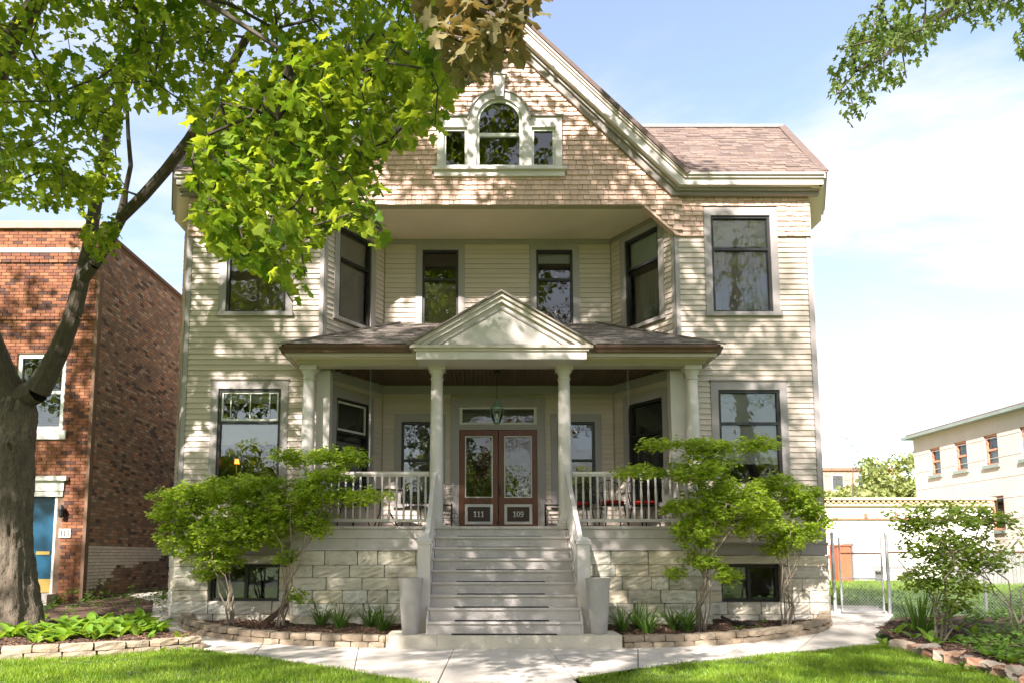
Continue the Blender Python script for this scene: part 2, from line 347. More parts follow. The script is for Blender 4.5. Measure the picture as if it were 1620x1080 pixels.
# ------------------------------------------------------------------ ground, walks, beds
def sheet(name, xs, ys, zf, material, kind='structure', label=None, cat=None):
    V = [(x, y, zf(x, y)) for y in ys for x in xs]; n = len(xs)
    F = [(j * n + i, j * n + i + 1, (j + 1) * n + i + 1, (j + 1) * n + i) for j in range(len(ys) - 1) for i in range(n - 1)]
    o = bpy.data.objects.new(name, fast_mesh(name, V, F, True)); COL.objects.link(o); o.data.materials.append(material)
    return tag(o, label, cat, None, kind)
gx = [-600, -150, -50] + list(np.arange(-30, 40.1, 5)) + [60, 150, 600]
gy = [-300, -60, -10, 4, 8, 10] + list(np.arange(11, 19, .5)) + [20, 24, 30, 45, 80, 200, 900]
sheet('ground', gx, gy, lambda x, y: hz(y) - .03, m_farground, label='grass ground of the lot rising gently towards the houses', cat='ground')

def patch(name, poly, step, zf, material, kind='structure', label=None, cat=None):
    xs = np.arange(min(p[0] for p in poly), max(p[0] for p in poly) + step, step); ys = np.arange(min(p[1] for p in poly), max(p[1] for p in poly) + step, step)
    X, Y = np.meshgrid(xs, ys); ok = inpoly(X[:-1, :-1] + step / 2, Y[:-1, :-1] + step / 2, poly); n = len(xs)
    V = [(x, y, zf(x, y)) for y in ys for x in xs]; F = [(j * n + i, j * n + i + 1, (j + 1) * n + i + 1, (j + 1) * n + i) for j, i in zip(*np.nonzero(ok))]
    o = bpy.data.objects.new(name, fast_mesh(name, V, F, True)); COL.objects.link(o); o.data.materials.append(material)
    return tag(o, label, cat, None, kind)
def sample(poly, n):
    x0, x1 = min(p[0] for p in poly), max(p[0] for p in poly); y0, y1 = min(p[1] for p in poly), max(p[1] for p in poly)
    P = rng.uniform((x0, y0), (x1, y1), (int(n * 3) + 20, 2)); P = P[inpoly(P[:, 0], P[:, 1], poly)]
    return P[:n]
wob = lambda x, y, a=.02: a * (math.sin(x * 7.3 + y * 3.1) + math.sin(x * 3.7 - y * 8.9 + 1.3)) * .5

gang = [(-6.75, 14.7), (-6.5, 13.9), (-7.2, 13.6), (-8.9, 15.0), (-9.3, 16.0), (-8.8, 16.05), (-8.8, 26), (-6.7, 26)]
patch('mulch_bed', gang, .15, lambda x, y: hz(y) - .012 + wob(x, y, .012), m_mulch, label='bare brown soil of the gap between brick building and house', cat='soil')
# street behind the viewer
sheet('road', [-200, 0, 200], [-16, -12, -8], lambda x, y: -.022, m_asphalt, label='asphalt street behind the viewer', cat='road')

# walk slabs
walk = bpy.data.objects.new('walkway', None); COL.objects.link(walk); tag(walk, 'pale concrete walkway crossing in front of the porch steps', 'walkway', None, 'structure'); walk.location = (0, 10.5, 0)
LE = [ground(x, y) for x, y in ((650, 1075), (560, 1061), (480, 1048), (400, 1037), (335, 1029))]      # lawn side, left
RE = [ground(x, y) for x, y in ((905, 1075), (1010, 1058), (1130, 1044), (1260, 1031), (1392, 1019))]  # lawn side, right
zw = lambda x, y: hz(y) + .014
def slabp(pl, g=.010):
    cx = sum(p[0] for p in pl) / len(pl); cy = sum(p[1] for p in pl) / len(pl)
    q = []
    for x, y in pl:
        d = math.hypot(x - cx, y - cy); k = 1 - g / d; q.append((cx + (x - cx) * k, cy + (y - cy) * k))
    MB().slab(q, lambda x, y: hz(y) - .12, zw).build('paving_slab', m_conc, walk)
slabp([(-.86, 3.0), (.74, 3.0), (.70, 6.9), (-.82, 6.9)]); slabp([(-.82, 6.9), (.70, 6.9), (.62, 11.0), (-.74, 11.0)])
slabp([(-.82, 7.6), (-.74, 11.0), (-1.76, 11.14), (-2.15, 11.2), LE[1], LE[0], (-1.0, 7.7)])
slabp([(-2.15, 11.2), LE[1], LE[2], LE[3], (-3.7, 11.75), (-2.9, 11.38)])
slabp([LE[3], (-3.7, 11.75), (-4.75, 12.35), (-5.35, 12.95), (-5.55, 12.2), (-4.7, 11.35), LE[4]])
slabp([(-5.35, 12.95), (-5.55, 12.2), (-6.35, 13.6), (-6.7, 14.6), (-5.9, 14.6), (-5.75, 13.9)])
slabp([(-6.7, 14.6), (-5.98, 14.6), (-6.72, 16.6), (-7.9, 17.9), (-8.5, 17.2), (-7.3, 16)])
slabp([(.70, 7.6), (.9, 7.7), RE[0], RE[1], (1.95, 11.15), (.62, 11.0)])
slabp([RE[1], RE[2], (3.9, 11.8), (2.6, 11.3), (1.95, 11.15)])
slabp([RE[2], RE[3], (5.25, 12.6), (3.9, 11.8)])
slabp([RE[3], RE[4], (6.1, 12.4), (6.75, 13.3), (5.85, 13.45), (5.55, 12.95), (5.25, 12.6)])
slabp([(5.85, 13.45), (6.75, 13.3), (7.45, 14.3), (6.25, 14.5), (6.0, 14.0)])
slabp([(6.25, 14.5), (7.45, 14.3), (7.7, 15.3), (6.75, 15.4)])

stepb = MB()
for a, b in ((-1.73, -.99), (-.985, 1.70)): stepb.box(a, b, 11.02, 11.75, -.1, .2)
tag(stepb.build('stone_step', m_slabstone, loc=(0, 11.3, 0)), 'long limestone block at the foot of the porch stairs', 'step')

# beds
PLL = [(-1.74, 11.16), (-2.6, 11.32), (-3.4, 11.55), (-4.1, 11.9), (-4.75, 12.32), (-5.3, 12.9), (-5.66, 13.5), (-5.82, 14.05)]
PLR = [(1.72, 11.14), (2.6, 11.3), (3.4, 11.55), (4.1, 11.92), (4.8, 12.35), (5.4, 12.85), (5.78, 13.4), (5.95, 14.0)]
bedz = lambda x, y: .13 + .06 * min(max((y - 11.4) / 2, 0), 1) + wob(x, y)
mul_polys = {}
def bed(path, wallpts, label):
    poly = path + wallpts; patch('mulch_bed', poly, .09, bedz, m_mulch, label=label, cat='mulch bed'); return poly
bedL = bed(PLL, [(-5.9, 13.75), (-3.55, 13.75), (-3.55, 13.1), (-1.1, 13.1), (-1.1, 11.7), (-1.7, 11.7)], 'dark mulch bed left of the porch stairs')
bedR = bed(PLR, [(5.95, 13.75), (3.55, 13.75), (3.55, 13.1), (1.1, 13.1), (1.1, 11.7), (1.7, 11.7)], 'dark mulch bed right of the porch stairs')
PLG = [(-11.5, 10.2), (-9.5, 9.75), (-8.0, 9.62), (-6.55, 9.8), (-5.6, 10.18), (-4.75, 10.75), (-4.42, 11.12)]
bedT = PLG + [(-5.0, 11.55), (-5.65, 12.3), (-6.5, 13.7), (-6.9, 14.7), (-8.5, 16), (-12.5, 16), (-12.5, 10.3)]
patch('mulch_bed', bedT, .12, lambda x, y: .16 + .1 * min(max((y - 10) / 4, 0), 1.6) + wob(x, y, .03), m_mulch, label='mulch bed round the big maple at the left', cat='mulch bed')
bedG = [(5.75, 11.25), (5.62, 10.7), (5.5, 9.6), (5.38, 8.4), (5.3, 6), (9.5, 6), (9.5, 14.2), (7.5, 14.25), (6.8, 13.3), (6.15, 12.4)]
patch('mulch_bed', bedG, .11, lambda x, y: .07 + .15 * min(max((y - 9) / 5, 0), 1) + wob(x, y, .025), m_mulch, label='mulch bed with rocks and bush at the right', cat='mulch bed')

def chips(name, poly, n, zf, label):
    P = sample(poly, n); n = len(P)
    T = np.array([(-.5, -.5, 0), (.5, -.4, 0), (.45, .5, 0), (-.4, .45, 0)]) ; T = np.concatenate([T, T * .9 + (0, 0, 1)])
    Fq = np.array([(4, 5, 6, 7), (0, 1, 5, 4), (1, 2, 6, 5), (2, 3, 7, 6), (3, 0, 4, 7)])
    a = rng.uniform(0, 2 * PI, n); sx = rng.uniform(.02, .07, n); sy = rng.uniform(.008, .022, n); szz = rng.uniform(.004, .012, n); tl = rng.uniform(-.5, .5, n)
    V = T[None] * np.stack([sx, sy, szz], 1)[:, None]; z2 = V[..., 2] + V[..., 0] * tl[:, None]
    X = V[..., 0] * np.cos(a)[:, None] - V[..., 1] * np.sin(a)[:, None] + P[:, 0:1]; Y = V[..., 0] * np.sin(a)[:, None] + V[..., 1] * np.cos(a)[:, None] + P[:, 1:2]
    Z = z2 + np.array([zf(x, y) for x, y in P])[:, None] + .006
    W = np.stack([X, Y, Z], -1).reshape(-1, 3); F = (Fq[None] + (np.arange(n) * 8)[:, None, None]).reshape(-1, 4)
    o = bpy.data.objects.new(name, fast_mesh(name, W, F)); COL.objects.link(o); o.data.materials.append(m_chip); tag(o, label, 'mulch', None, 'stuff')
m_chip = mat('bark_chip', (.1, .055, .035), .95, .5, 20, .3, pal=[(0, (.13, .07, .042)), (.3, (.075, .042, .028)), (.6, (.17, .10, .065)), (.85, (.05, .03, .022))])
chips('bark_mulch', bedL, 5000, bedz, 'loose bark mulch in the bed left of the stairs'); chips('bark_mulch', bedR, 5000, bedz, 'loose bark mulch in the bed right of the stairs')
chips('bark_mulch', [p for p in bedT if p[1] < 15 and p[0] > -9.6] , 5500, lambda x, y: .16 + .1 * min(max((y - 10) / 4, 0), 1.6) + wob(x, y, .03), 'loose bark mulch round the big maple')
chips('bark_mulch', bedG[:5] + [(8, 6), (8, 14)] + bedG[8:], 5500, lambda x, y: .07 + .15 * min(max((y - 9) / 5, 0), 1) + wob(x, y, .025), 'loose bark mulch under the right hand bush')

# block edging
def rough_box(sx, sy, sz, seed, amp, nx=3, ny=2, nz=2, face=1.0, rnd=1.0):
    r = random.Random(seed); mb = MB(); idx = {}
    def vid(i, j, k):
        if (i, j, k) not in idx:
            x, y, z = (i / nx - .5) * sx, (j / ny - .5) * sy, (k / nz - .5) * sz
            e = sum((i in (0, nx), j in (0, ny), k in (0, nz)))
            q = 1 - rnd * (.12 if e == 3 else (.05 if e == 2 else 0))
            if e >= 2: x *= 1 - (1 - q) * min(1, .35 * sz / sx * 2 + .3); z *= q; y *= q
            if j == 0 and 0 < i < nx: y -= amp * face * r.uniform(-.2, 1.3)
            idx[i, j, k] = len(mb.v); mb.v.append((x + r.uniform(-1, 1) * amp * .45, y + r.uniform(-1, 1) * amp * .4, z + r.uniform(-1, 1) * amp * .35))
        return idx[i, j, k]
    for i in range(nx):
        for j in range(ny): mb.f += [(vid(i, j, nz), vid(i + 1, j, nz), vid(i + 1, j + 1, nz), vid(i, j + 1, nz)), (vid(i, j, 0), vid(i, j + 1, 0), vid(i + 1, j + 1, 0), vid(i + 1, j, 0))]
        for k in range(nz): mb.f += [(vid(i, 0, k), vid(i + 1, 0, k), vid(i + 1, 0, k + 1), vid(i, 0, k + 1)), (vid(i, ny, k), vid(i, ny, k + 1), vid(i + 1, ny, k + 1), vid(i + 1, ny, k))]
    for j in range(ny):
        for k in range(nz): mb.f += [(vid(0, j, k), vid(0, j, k + 1), vid(0, j + 1, k + 1), vid(0, j + 1, k)), (vid(nx, j, k), vid(nx, j + 1, k), vid(nx, j + 1, k + 1), vid(nx, j, k + 1))]
    return mb
block_me = []
for s in range(7):
    me = rough_box(1, .2, .098, s, .012).mesh('wall_block'); me.materials.append(m_block); block_me.append(me)
def edging(path, label, courses=2, flip=1, z0=None, blen=(.24, .38)):
    mid = path[len(path) // 2]; root = thing('block_edging', (mid[0], mid[1], 0), label, 'garden edging')
    pts = [Vector((x, y, 0)) for x, y in path]; cum = [0]
    for i in range(1, len(pts)): cum.append(cum[-1] + (pts[i] - pts[i - 1]).length)
    def pt(s):
        s = min(max(s, 0), cum[-1] - 1e-6)
        for i in range(1, len(cum)):
            if s <= cum[i]: return pts[i - 1].lerp(pts[i], (s - cum[i - 1]) / (cum[i] - cum[i - 1]))
    for c in range(courses):
        s = -random.uniform(0, .15)
        while s < cum[-1] - .05:
            L = random.uniform(*blen); a, b = pt(s), pt(s + L); d = (b - a); m = (a + b) / 2
            if d.length > .08:
                d.normalize(); zz_ = hz(m.y) + .045 + .098 * c + random.uniform(-.004, .004)
                nrm = Vector((-d.y, d.x, 0)) * flip; off = nrm * (.018 * c + random.uniform(-.012, .012))
                ln = ((b - a).length - .006)
                piece('wall_block', random.choice(block_me), root, xform((d.x * ln, d.y * ln, 0), (nrm.x, nrm.y, 0), (0, 0, random.uniform(.94, 1.0)), (m.x + off.x, m.y + off.y, zz_)))
            s += L
    return root
edging(PLL, 'low curved block edging of the bed left of the stairs', flip=-1)
edging(PLR, 'low curved block edging of the bed right of the stairs', flip=1)
edging(PLG, 'low block edging in front of the big maple', flip=1, blen=(.3, .46))

# rocks along the right bed
rock_m = [(n, mat('garden_rock', c, .9, .05, 6, .2, .4, 30)) for n, c in (('reddish', (.38, .20, .13)), ('tan', (.46, .36, .28)), ('rusty', (.42, .25, .17)), ('greyish', (.34, .28, .23)))]
for i in range(17):
    t = i / 16; y = 11.05 - 4.0 * t; x = 5.72 - .30 * t - .05 * math.sin(i * 1.7) + random.uniform(-.05, .05)
    mb = rough_box(random.uniform(.16, .34), random.uniform(.14, .24), random.uniform(.10, .19), 100 + i, .035, 3, 3, 3)
    o = mb.build('garden_rock', rock_m[i % 4][1]); o.location = (x, y, .06); o.rotation_euler = (random.uniform(-.3, .3), random.uniform(-.3, .3), random.uniform(0, 3))
    tag(o, 'rough %s rock in the row edging the right bed' % rock_m[i % 4][0], 'rock', 'rocks edging the right bed')

# lawns
lawnL = [(-.84, 4.0), (-.86, 7.9)] + [(x - .02, y - .03) for x, y in LE] + [(-4.5, 10.95), (-4.85, 10.6), (-5.7, 10.03), (-6.6, 9.66), (-8.0, 9.48), (-9.5, 9.6), (-11.5, 10.0), (-11.5, 4.0)]
lawnR = [(.78, 4.0), (.75, 7.9)] + [(x + .02, y - .03) for x, y in RE] + [(5.75, 11.1), (5.6, 10.7), (5.47, 9.6), (5.32, 8.4), (5.2, 6.5), (5.2, 4.0)]
for pl, lb in ((lawnL, 'left'), (lawnR, 'right')):
    patch('lawn', pl, .08, lambda x, y: .004 + wob(x, y, .012), m_soil, label='soil of the %s front lawn under its grass' % lb, cat='lawn')
def grass(name, poly, dens, label, zf=lambda x, y: .0, h=(.045, .095), ymin=None):
    x0, x1 = min(p[0] for p in poly), max(p[0] for p in poly); y0, y1 = min(p[1] for p in poly), max(p[1] for p in poly)
    n = int((x1 - x0) * (y1 - y0) * dens); P = rng.uniform((x0, y0), (x1, y1), (n, 2)); P = P[inpoly(P[:, 0], P[:, 1], poly)]
    if ymin is not None: P = P[(P[:, 1] > ymin) | (rng.random(len(P)) < .25)]
    n = len(P); a = rng.uniform(0, 2 * PI, n); hh = rng.uniform(*h, n) * (.75 + .35 * np.sin(P[:, 0] * 2.3 + 1) * np.sin(P[:, 1] * 3.1)); w = rng.uniform(.0022, .0045, n); ln = rng.uniform(.1, .8, n) * hh; b = rng.uniform(0, 2 * PI, n)
    z = np.array([zf(x, y) for x, y in P]) if zf else np.zeros(n)
    ca, sa, cb, sb = np.cos(a) * w, np.sin(a) * w, np.cos(b) * ln, np.sin(b) * ln
    base = np.stack([P[:, 0], P[:, 1], z], 1); V = np.zeros((n, 5, 3))
    V[:, 0] = base + np.stack([-ca, -sa, 0 * w], 1); V[:, 1] = base + np.stack([ca, sa, 0 * w], 1)
    V[:, 2] = base + np.stack([ca * .8 + cb * .35, sa * .8 + sb * .35, hh * .6], 1); V[:, 3] = base + np.stack([-ca * .8 + cb * .35, -sa * .8 + sb * .35, hh * .6], 1)
    V[:, 4] = base + np.stack([cb, sb, hh], 1)
    T = np.array([(0, 1, 2), (0, 2, 3), (3, 2, 4)]); F = (T[None] + (np.arange(n) * 5)[:, None, None]).reshape(-1, 3)
    o = bpy.data.objects.new(name, fast_mesh(name, V.reshape(-1, 3), F)); COL.objects.link(o); o.data.materials.append(m_grass); return tag(o, label, 'grass', None, 'stuff')
grass('lawn_grass', lawnL, 2600, 'mown green grass of the lawn left of the walk', ymin=7.4); grass('lawn_grass', lawnR, 2600, 'mown green grass of the lawn right of the walk', ymin=7.4)
def litter(name, polys, n, size, mtl, label, cat, zf):
    Q = np.concatenate([sample(p, k) for p, k in zip(polys, n)]); m = len(Q); P = np.column_stack([Q, [zf(x, y) for x, y in Q]]); a = rng.uniform(0, 2 * PI, m)
    T = (np.array([(0, .4, .04), (0, 0, 0), (.2, .3, 0), (.15, .7, .02), (0, 1, 0), (-.15, .7, .03), (-.2, .3, 0)], float), np.array([(0, i, i % 6 + 1) for i in range(1, 7)])); s = rng.uniform(*size, m); ca, sa = np.cos(a), np.sin(a)
    V = np.zeros((m, 7, 3)); V[..., 0] = (T[0][:, 0] * ca[:, None] - T[0][:, 1] * sa[:, None]) * s[:, None]; V[..., 1] = (T[0][:, 0] * sa[:, None] + T[0][:, 1] * ca[:, None]) * s[:, None]; V[..., 2] = T[0][:, 2] * s[:, None] * 4; V += P[:, None]
    o = bpy.data.objects.new(name, fast_mesh(name, V.reshape(-1, 3), (T[1][None] + (np.arange(m) * 7)[:, None, None]).reshape(-1, 3))); COL.objects.link(o); o.data.materials.append(mtl); tag(o, label, cat, None, 'stuff')
litter('fallen_seeds', [[(-.8, 7.5), (.7, 7.5), (.6, 10.95), (-.72, 10.95)], [(-5, 11.2), LE[3], LE[1], (-.9, 8.2), (-.9, 10.95), (-3.4, 11.45)], [RE[1], RE[3], (5.1, 12.3), (3.4, 11.45), (1.2, 10.95)]], (150, 150, 130), (.012, .03), m_seed, 'dry maple seeds scattered over the concrete walk', 'litter', lambda x, y: hz(y) + .019)
litter('lawn_weeds', [lawnL, lawnR], (700, 700), (.02, .045), m_weed, 'small broad leaved weeds among the lawn grass', 'weeds', lambda x, y: random.uniform(.03, .06))
litter('fallen_seeds', [lawnL, lawnR], (260, 260), (.015, .035), m_seed, 'dry maple seeds lying in the lawn grass', 'litter', lambda x, y: random.uniform(.03, .06))
yard = [(6.9, 15.4), (9.6, 14.6), (15, 14.6), (20, 22), (20, 26.8), (9, 26.8), (7.0, 20)]
grass('yard_grass', yard, 260, 'longer grass of the back yard behind the wire fence', lambda x, y: hz(y) - .03, (.07, .16))

# ------------------------------------------------------------------ the house
house = thing('frame_house', (0, 15, 0), 'cream clapboard two storey house with shingled gable and pillared porch', 'house')
WL = Fr((-5.93, 13.7), (-3.34, 13.7)); AL = Fr((-3.34, 13.7), (-2.4, 15.2)); BK = Fr((-2.4, 15.2), (2.4, 15.2)); AR = Fr((2.4, 15.2), (3.34, 13.7)); WR = Fr((3.34, 13.7), (5.93, 13.7))
CR = Fr((5.93, 13.7), (6.66, 15.3)); CL = Fr((-6.66, 15.3), (-5.93, 13.7)); SR = Fr((6.66, 15.3), (6.66, 25)); SL = Fr((-6.66, 25), (-6.66, 15.3)); BB = Fr((6.66, 25), (-6.66, 25))
wins = {}                # wall id -> blocked rectangles for boards, holes
for k in ('WL', 'AL', 'BK', 'AR', 'WR'): wins[k] = ([], [])
def window(key, fr, a0, a1, z0, z1, rail, blinds=(), case=.135, head=.16, sash=m_black, lead=False, cap=False, white_top=False, trim=None, label=None):
    trim = trim or m_trim
    wins[key][0].append((a0 - case, a1 + case, z0 - .09, z1 + head)); wins[key][1].append((a0, a1, z0, z1))
    mb = MB(); mb.fbox(fr, a0 - case, a0, z0, z1, -.04, .04); mb.fbox(fr, a1, a1 + case, z0, z1, -.04, .04); mb.fbox(fr, a0 - case, a1 + case, z1, z1 + head, -.04, .042)
    w = mb.build('window', trim, house)
    if label: w['label'] = label
    mb = MB(); mb.fbox(fr, a0 - case - .02, a1 + case + .02, z0 - .075, z0, -.06, .085); mb.build('sill', trim, w)
    if cap: MB().fbox(fr, a0 - case - .02, a1 + case + .02, z1 + head, z1 + head + .03, 0, .065).build('drip_cap', m_dktrim, w)
    f = .05; mb = MB()
    mb.fbox(fr, a0, a0 + f, z0, z1, -.08, .012); mb.fbox(fr, a1 - f, a1, z0, z1, -.08, .012); mb.fbox(fr, a0 + f, a1 - f, z0, z0 + f, -.08, .010); mb.fbox(fr, a0 + f, a1 - f, z1 - f, z1, -.08, .010); mb.fbox(fr, a0 + f, a1 - f, rail - .025, rail + .025, -.07, .004)
    mb.build('sash', sash, w)
    if white_top:
        mb = MB(); g = .035
        for q in ((a0 + f, a0 + f + g, rail + .025, z1 - f), (a1 - f - g, a1 - f, rail + .025, z1 - f), (a0 + f + g, a1 - f - g, rail + .025, rail + .025 + g * 1.3), (a0 + f + g, a1 - f - g, z1 - f - g, z1 - f)): mb.fbox(fr, *q, -.065, -.012)
        mb.build('storm_frame', m_sash, w)
    for za, zb in ((z0 + f, rail - .025), (rail + .025, z1 - f)):
        mb = MB(); mb.poly([fr.P(a0 + f, za, -.035), fr.P(a1 - f, za, -.035), fr.P(a1 - f, zb, -.035), fr.P(a0 + f, zb, -.035)]); mb.build('pane', m_glass, w)
    if lead:
        mb = MB(); A, B_ = a0 + f, a1 - f; za, zb = rail + .07, z1 - f - .035
        for a in (A + .16 * (B_ - A), (A + B_) / 2, A + .84 * (B_ - A)): mb.fbox(fr, a - .007, a + .007, za, zb, -.03, -.018)
        mb.build('glazing_bar', m_sash, w)
    for bz0, bz1, bm, off in blinds:
        bz0 = z0 + (z1 - z0) * bz0; bz1 = z0 + (z1 - z0) * bz1; mb = MB(); nn = 14
        if bm is m_taupe:
            for i in range(nn * 2):
                x0 = a0 + (a1 - a0) * i / nn / 2; x1 = a0 + (a1 - a0) * (i + 1) / nn / 2; o0 = -off - .02 * (i % 2); o1 = -off - .02 * ((i + 1) % 2)
                mb.poly([fr.P(x0, bz0, o0), fr.P(x1, bz0, o1), fr.P(x1, bz1, o1), fr.P(x0, bz1, o0)])
            mb.build('curtain', bm, w)
        else:
            mb.fbox(fr, a0 - .02, a1 + .02, bz0, bz1, -off - .012, -off); mb.build('blind', bm, w)
    return w
# wing fronts (a measured from the frame start)
wl = lambda u: u + 5.93
wr = lambda u: u - 3.34
window('WL', WL, wl(-5.25), wl(-4.08), 2.66, 4.45, 3.82, [(.86, .97, m_blindw, .10), (.42, .66, m_blindw, .10)], cap=True, white_top=True, lead=True, label='lower left front window with leaded top sash and half lowered white shade')
window('WR', WR, wr(4.07), wr(5.22), 2.66, 4.43, 3.80, [(.22, .98, m_blindw, .09)], cap=True, label='lower right front window behind the shrubs')  # white blind made larger to imitate the bright sky reflected in the glass
window('WL', WL, wl(-5.18), wl(-4.05), 5.91, 7.82, 7.15, [(.0, .99, m_brownshade, .09)], label='upper left front window partly hidden by maple leaves')
window('WR', WR, wr(4.04), wr(5.17), 5.91, 7.82, 7.16, [(.70, .99, m_blindw, .085), (.0, .66, m_taupe, .09)], label='upper right front window with taupe curtain')
bk = lambda u: u + 2.4
window('BK', BK, bk(-1.59), bk(-.83), 6.05, 7.77, 7.13, [(.0, .60, m_brownshade, .13)], label='narrow upper window left of the porch pediment')
window('BK', BK, bk(.81), bk(1.58), 6.05, 7.77, 7.13, [(.86, .98, m_blindw, .12)], label='narrow upper window right of the porch pediment')
window('BK', BK, bk(-1.99), bk(-1.22), 2.40, 4.10, 3.30, [(.0, .42, m_greyshade, .14)], label='porch window left of the double door')
window('BK', BK, bk(1.22), bk(1.99), 2.40, 4.10, 3.30, [], label='porch window right of the double door')
la = AL.L
window('AL', AL, la * .22, la * .75, 5.94, 7.78, 7.15, [(.0, .96, m_brownshade, .12)], case=.14, label='angled upper window on the left of the recess with brown shade')
window('AR', AR, la * .25, la * .78, 5.94, 7.78, 7.15, [(.66, .99, m_blindw, .11), (0, .62, m_taupe, .25)], case=.14, label='angled upper window on the right of the recess with white blind')
window('AL', AL, la * .22, la * .75, 2.35, 4.37, 3.72, [(.62, .98, m_darkshade, .12), (0, .60, m_greyshade, .12)], case=.14, white_top=True)
window('AR', AR, la * .25, la * .78, 2.35, 4.37, 3.72, [(0, .98, m_darkshade, .14)], case=.14)
# door opening
wins['BK'][0].append((bk(-.97), bk(.97), 1.8, 4.62)); wins['BK'][1].append((bk(-.80), bk(.80), 1.8, 4.42))
ZB, ZT = 1.60, 8.2
for key, fr in (('WL', WL), ('AL', AL), ('BK', BK), ('AR', AR), ('WR', WR)): wall_mb(fr, 1.36, ZT, wins[key][1]).build('wall', m_wallback, house)
for fr in (CR, CL, SR, SL, BB): wall_mb(fr, 0, ZT, []).build('wall', m_siding, house)

# clapboards: wedge 1 m long, .104 exposed
EXP = .104
cb = MB(); cb.hexa([(0, -.032, 0), (1, -.032, 0), (1, .002, 0), (0, .002, 0), (0, -.008, EXP + .012), (1, -.008, EXP + .012), (1, .002, EXP + .012), (0, .002, EXP + .012)])
ind, joined = [], []
def boards(key, fr, z0, z1, a0, a1, out, lengths=True):
    nrow = int(round((z1 - z0) / EXP)); e = (z1 - z0) / nrow
    for r in range(nrow):
        z = z0 + r * e; bl = [(b[0], b[1]) for b in wins[key][0] if b[2] < z + e * .6 and b[3] > z + e * .4]
        for s0, s1 in free(a0, a1, bl):
            cut = [s0, s1]
            if lengths and s1 - s0 > 1.4 and random.random() < .3: cut = [s0, s0 + (s1 - s0) * random.uniform(.3, .7), s1]
            for p, q in zip(cut[:-1], cut[1:]): out.append(fr.mat(p, z + random.uniform(-.0015, .0015), random.uniform(0, .002), q - p - .003))
boards('WL', WL, ZB, 7.40, .085, WL.L - .07, ind); boards('WR', WR, ZB, 7.40, .07, WR.L - .085, ind)
boards('BK', BK, 6.1, 8.0, .03, BK.L - .03, ind, False)
boards('AL', AL, 5.0, 8.0, .07, AL.L - .03, joined, False); boards('AR', AR, 5.0, 8.0, .03, AR.L - .07, joined, False)
boards('BK', BK, 1.87, 4.68, .03, BK.L - .03, joined); boards('AL', AL, 1.87, 4.68, .07, AL.L - .03, joined, False); boards('AR', AR, 1.87, 4.68, .03, AR.L - .07, joined, False)
random.shuffle(ind)
ncap = min(len(ind), 296)
pieces('clapboard', cb, m_siding, house, ind[:ncap] + ind[ncap:] + joined, ncap, 'clapboard_field')
cbs = []
for fr in (CR, CL, SR, SL):
    for r in range(int((8.2 - ZB) / EXP)): cbs.append(fr.mat(.04, ZB + r * EXP, 0, fr.L - .08))
pieces('side_clapboard', cb, m_siding, house, cbs, 0, 'side_clapboards')
# corner boards, water table
mb = MB()
for fr, a in ((WL, 0), (WL, WL.L - .07), (WR, 0), (WR, WR.L - .08)): mb = MB(); mb.fbox(fr, a, a + .08, ZB, 7.42, -.02, .034); mb.build('corner_board', m_trim, house)
for fr, a in ((CR, 0), (CL, CL.L - .1)): MB().fbox(fr, a, a + .1, ZB, 8.1, -.02, .036).build('corner_board', m_trim, house)
for fr, a in ((AL, 0), (AR, AR.L - .06)): MB().fbox(fr, a, a + .06, 5.0, 8.0, -.02, .030).build('corner_board', m_trim, house)
for fr in (WL, WR, CR, CL, SR, SL):
    MB().fbox(fr, -.01, fr.L + .01, 1.37, ZB - .03, -.02, .045).build('water_table', m_trim, house); MB().fbox(fr, -.02, fr.L + .02, ZB - .03, ZB, -.02, .07).build('water_table_cap', m_trim, house)
# interior floors and far partition
plan = [(-6.5, 24.8), (-6.5, 15.35), (-5.8, 13.9), (-3.45, 13.9), (-2.5, 15.4), (2.5, 15.4), (3.45, 13.9), (5.8, 13.9), (6.5, 15.35), (6.5, 24.8)]
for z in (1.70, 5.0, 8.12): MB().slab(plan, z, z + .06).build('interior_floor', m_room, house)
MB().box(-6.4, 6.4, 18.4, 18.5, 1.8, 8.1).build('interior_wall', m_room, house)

# foundation stones
st_me = []
for s in range(10):
    me = rough_box(1, .22, 1, 40 + s, .017, 6, 1, 5, rnd=.25).mesh('foundation_stone'); me.materials.append(m_stone); st_me.append(me)
def stones(fr, a0, a1, z0, z1, holes=(), lens=(.34, .78), courses=None):
    n = courses or max(1, int(round((z1 - z0) / .21))); hs = [random.uniform(.85, 1.15) for _ in range(n)]; k = (z1 - z0) / sum(hs); z = z0
    for h in hs:
        h *= k
        for s0, s1 in free(a0, a1, [(q[0], q[1]) for q in holes if q[2] < z + h * .6 and q[3] > z + h * .4]):
            a = s0
            while a < s1 - .02:
                L = min(random.uniform(*lens), s1 - a)
                if s1 - a - L < .18: L = s1 - a
                Mx = fr.mat(a + L / 2, z + h / 2, -.075 + random.uniform(-.006, .012), L - .010, 1, h - .007); piece('foundation_stone', random.choice(st_me), house, Mx); a += L
        z += h
bwL, bwR = (wl(-5.30), wl(-4.02), .52, 1.20), (wr(4.02), wr(5.10), .52, 1.20)
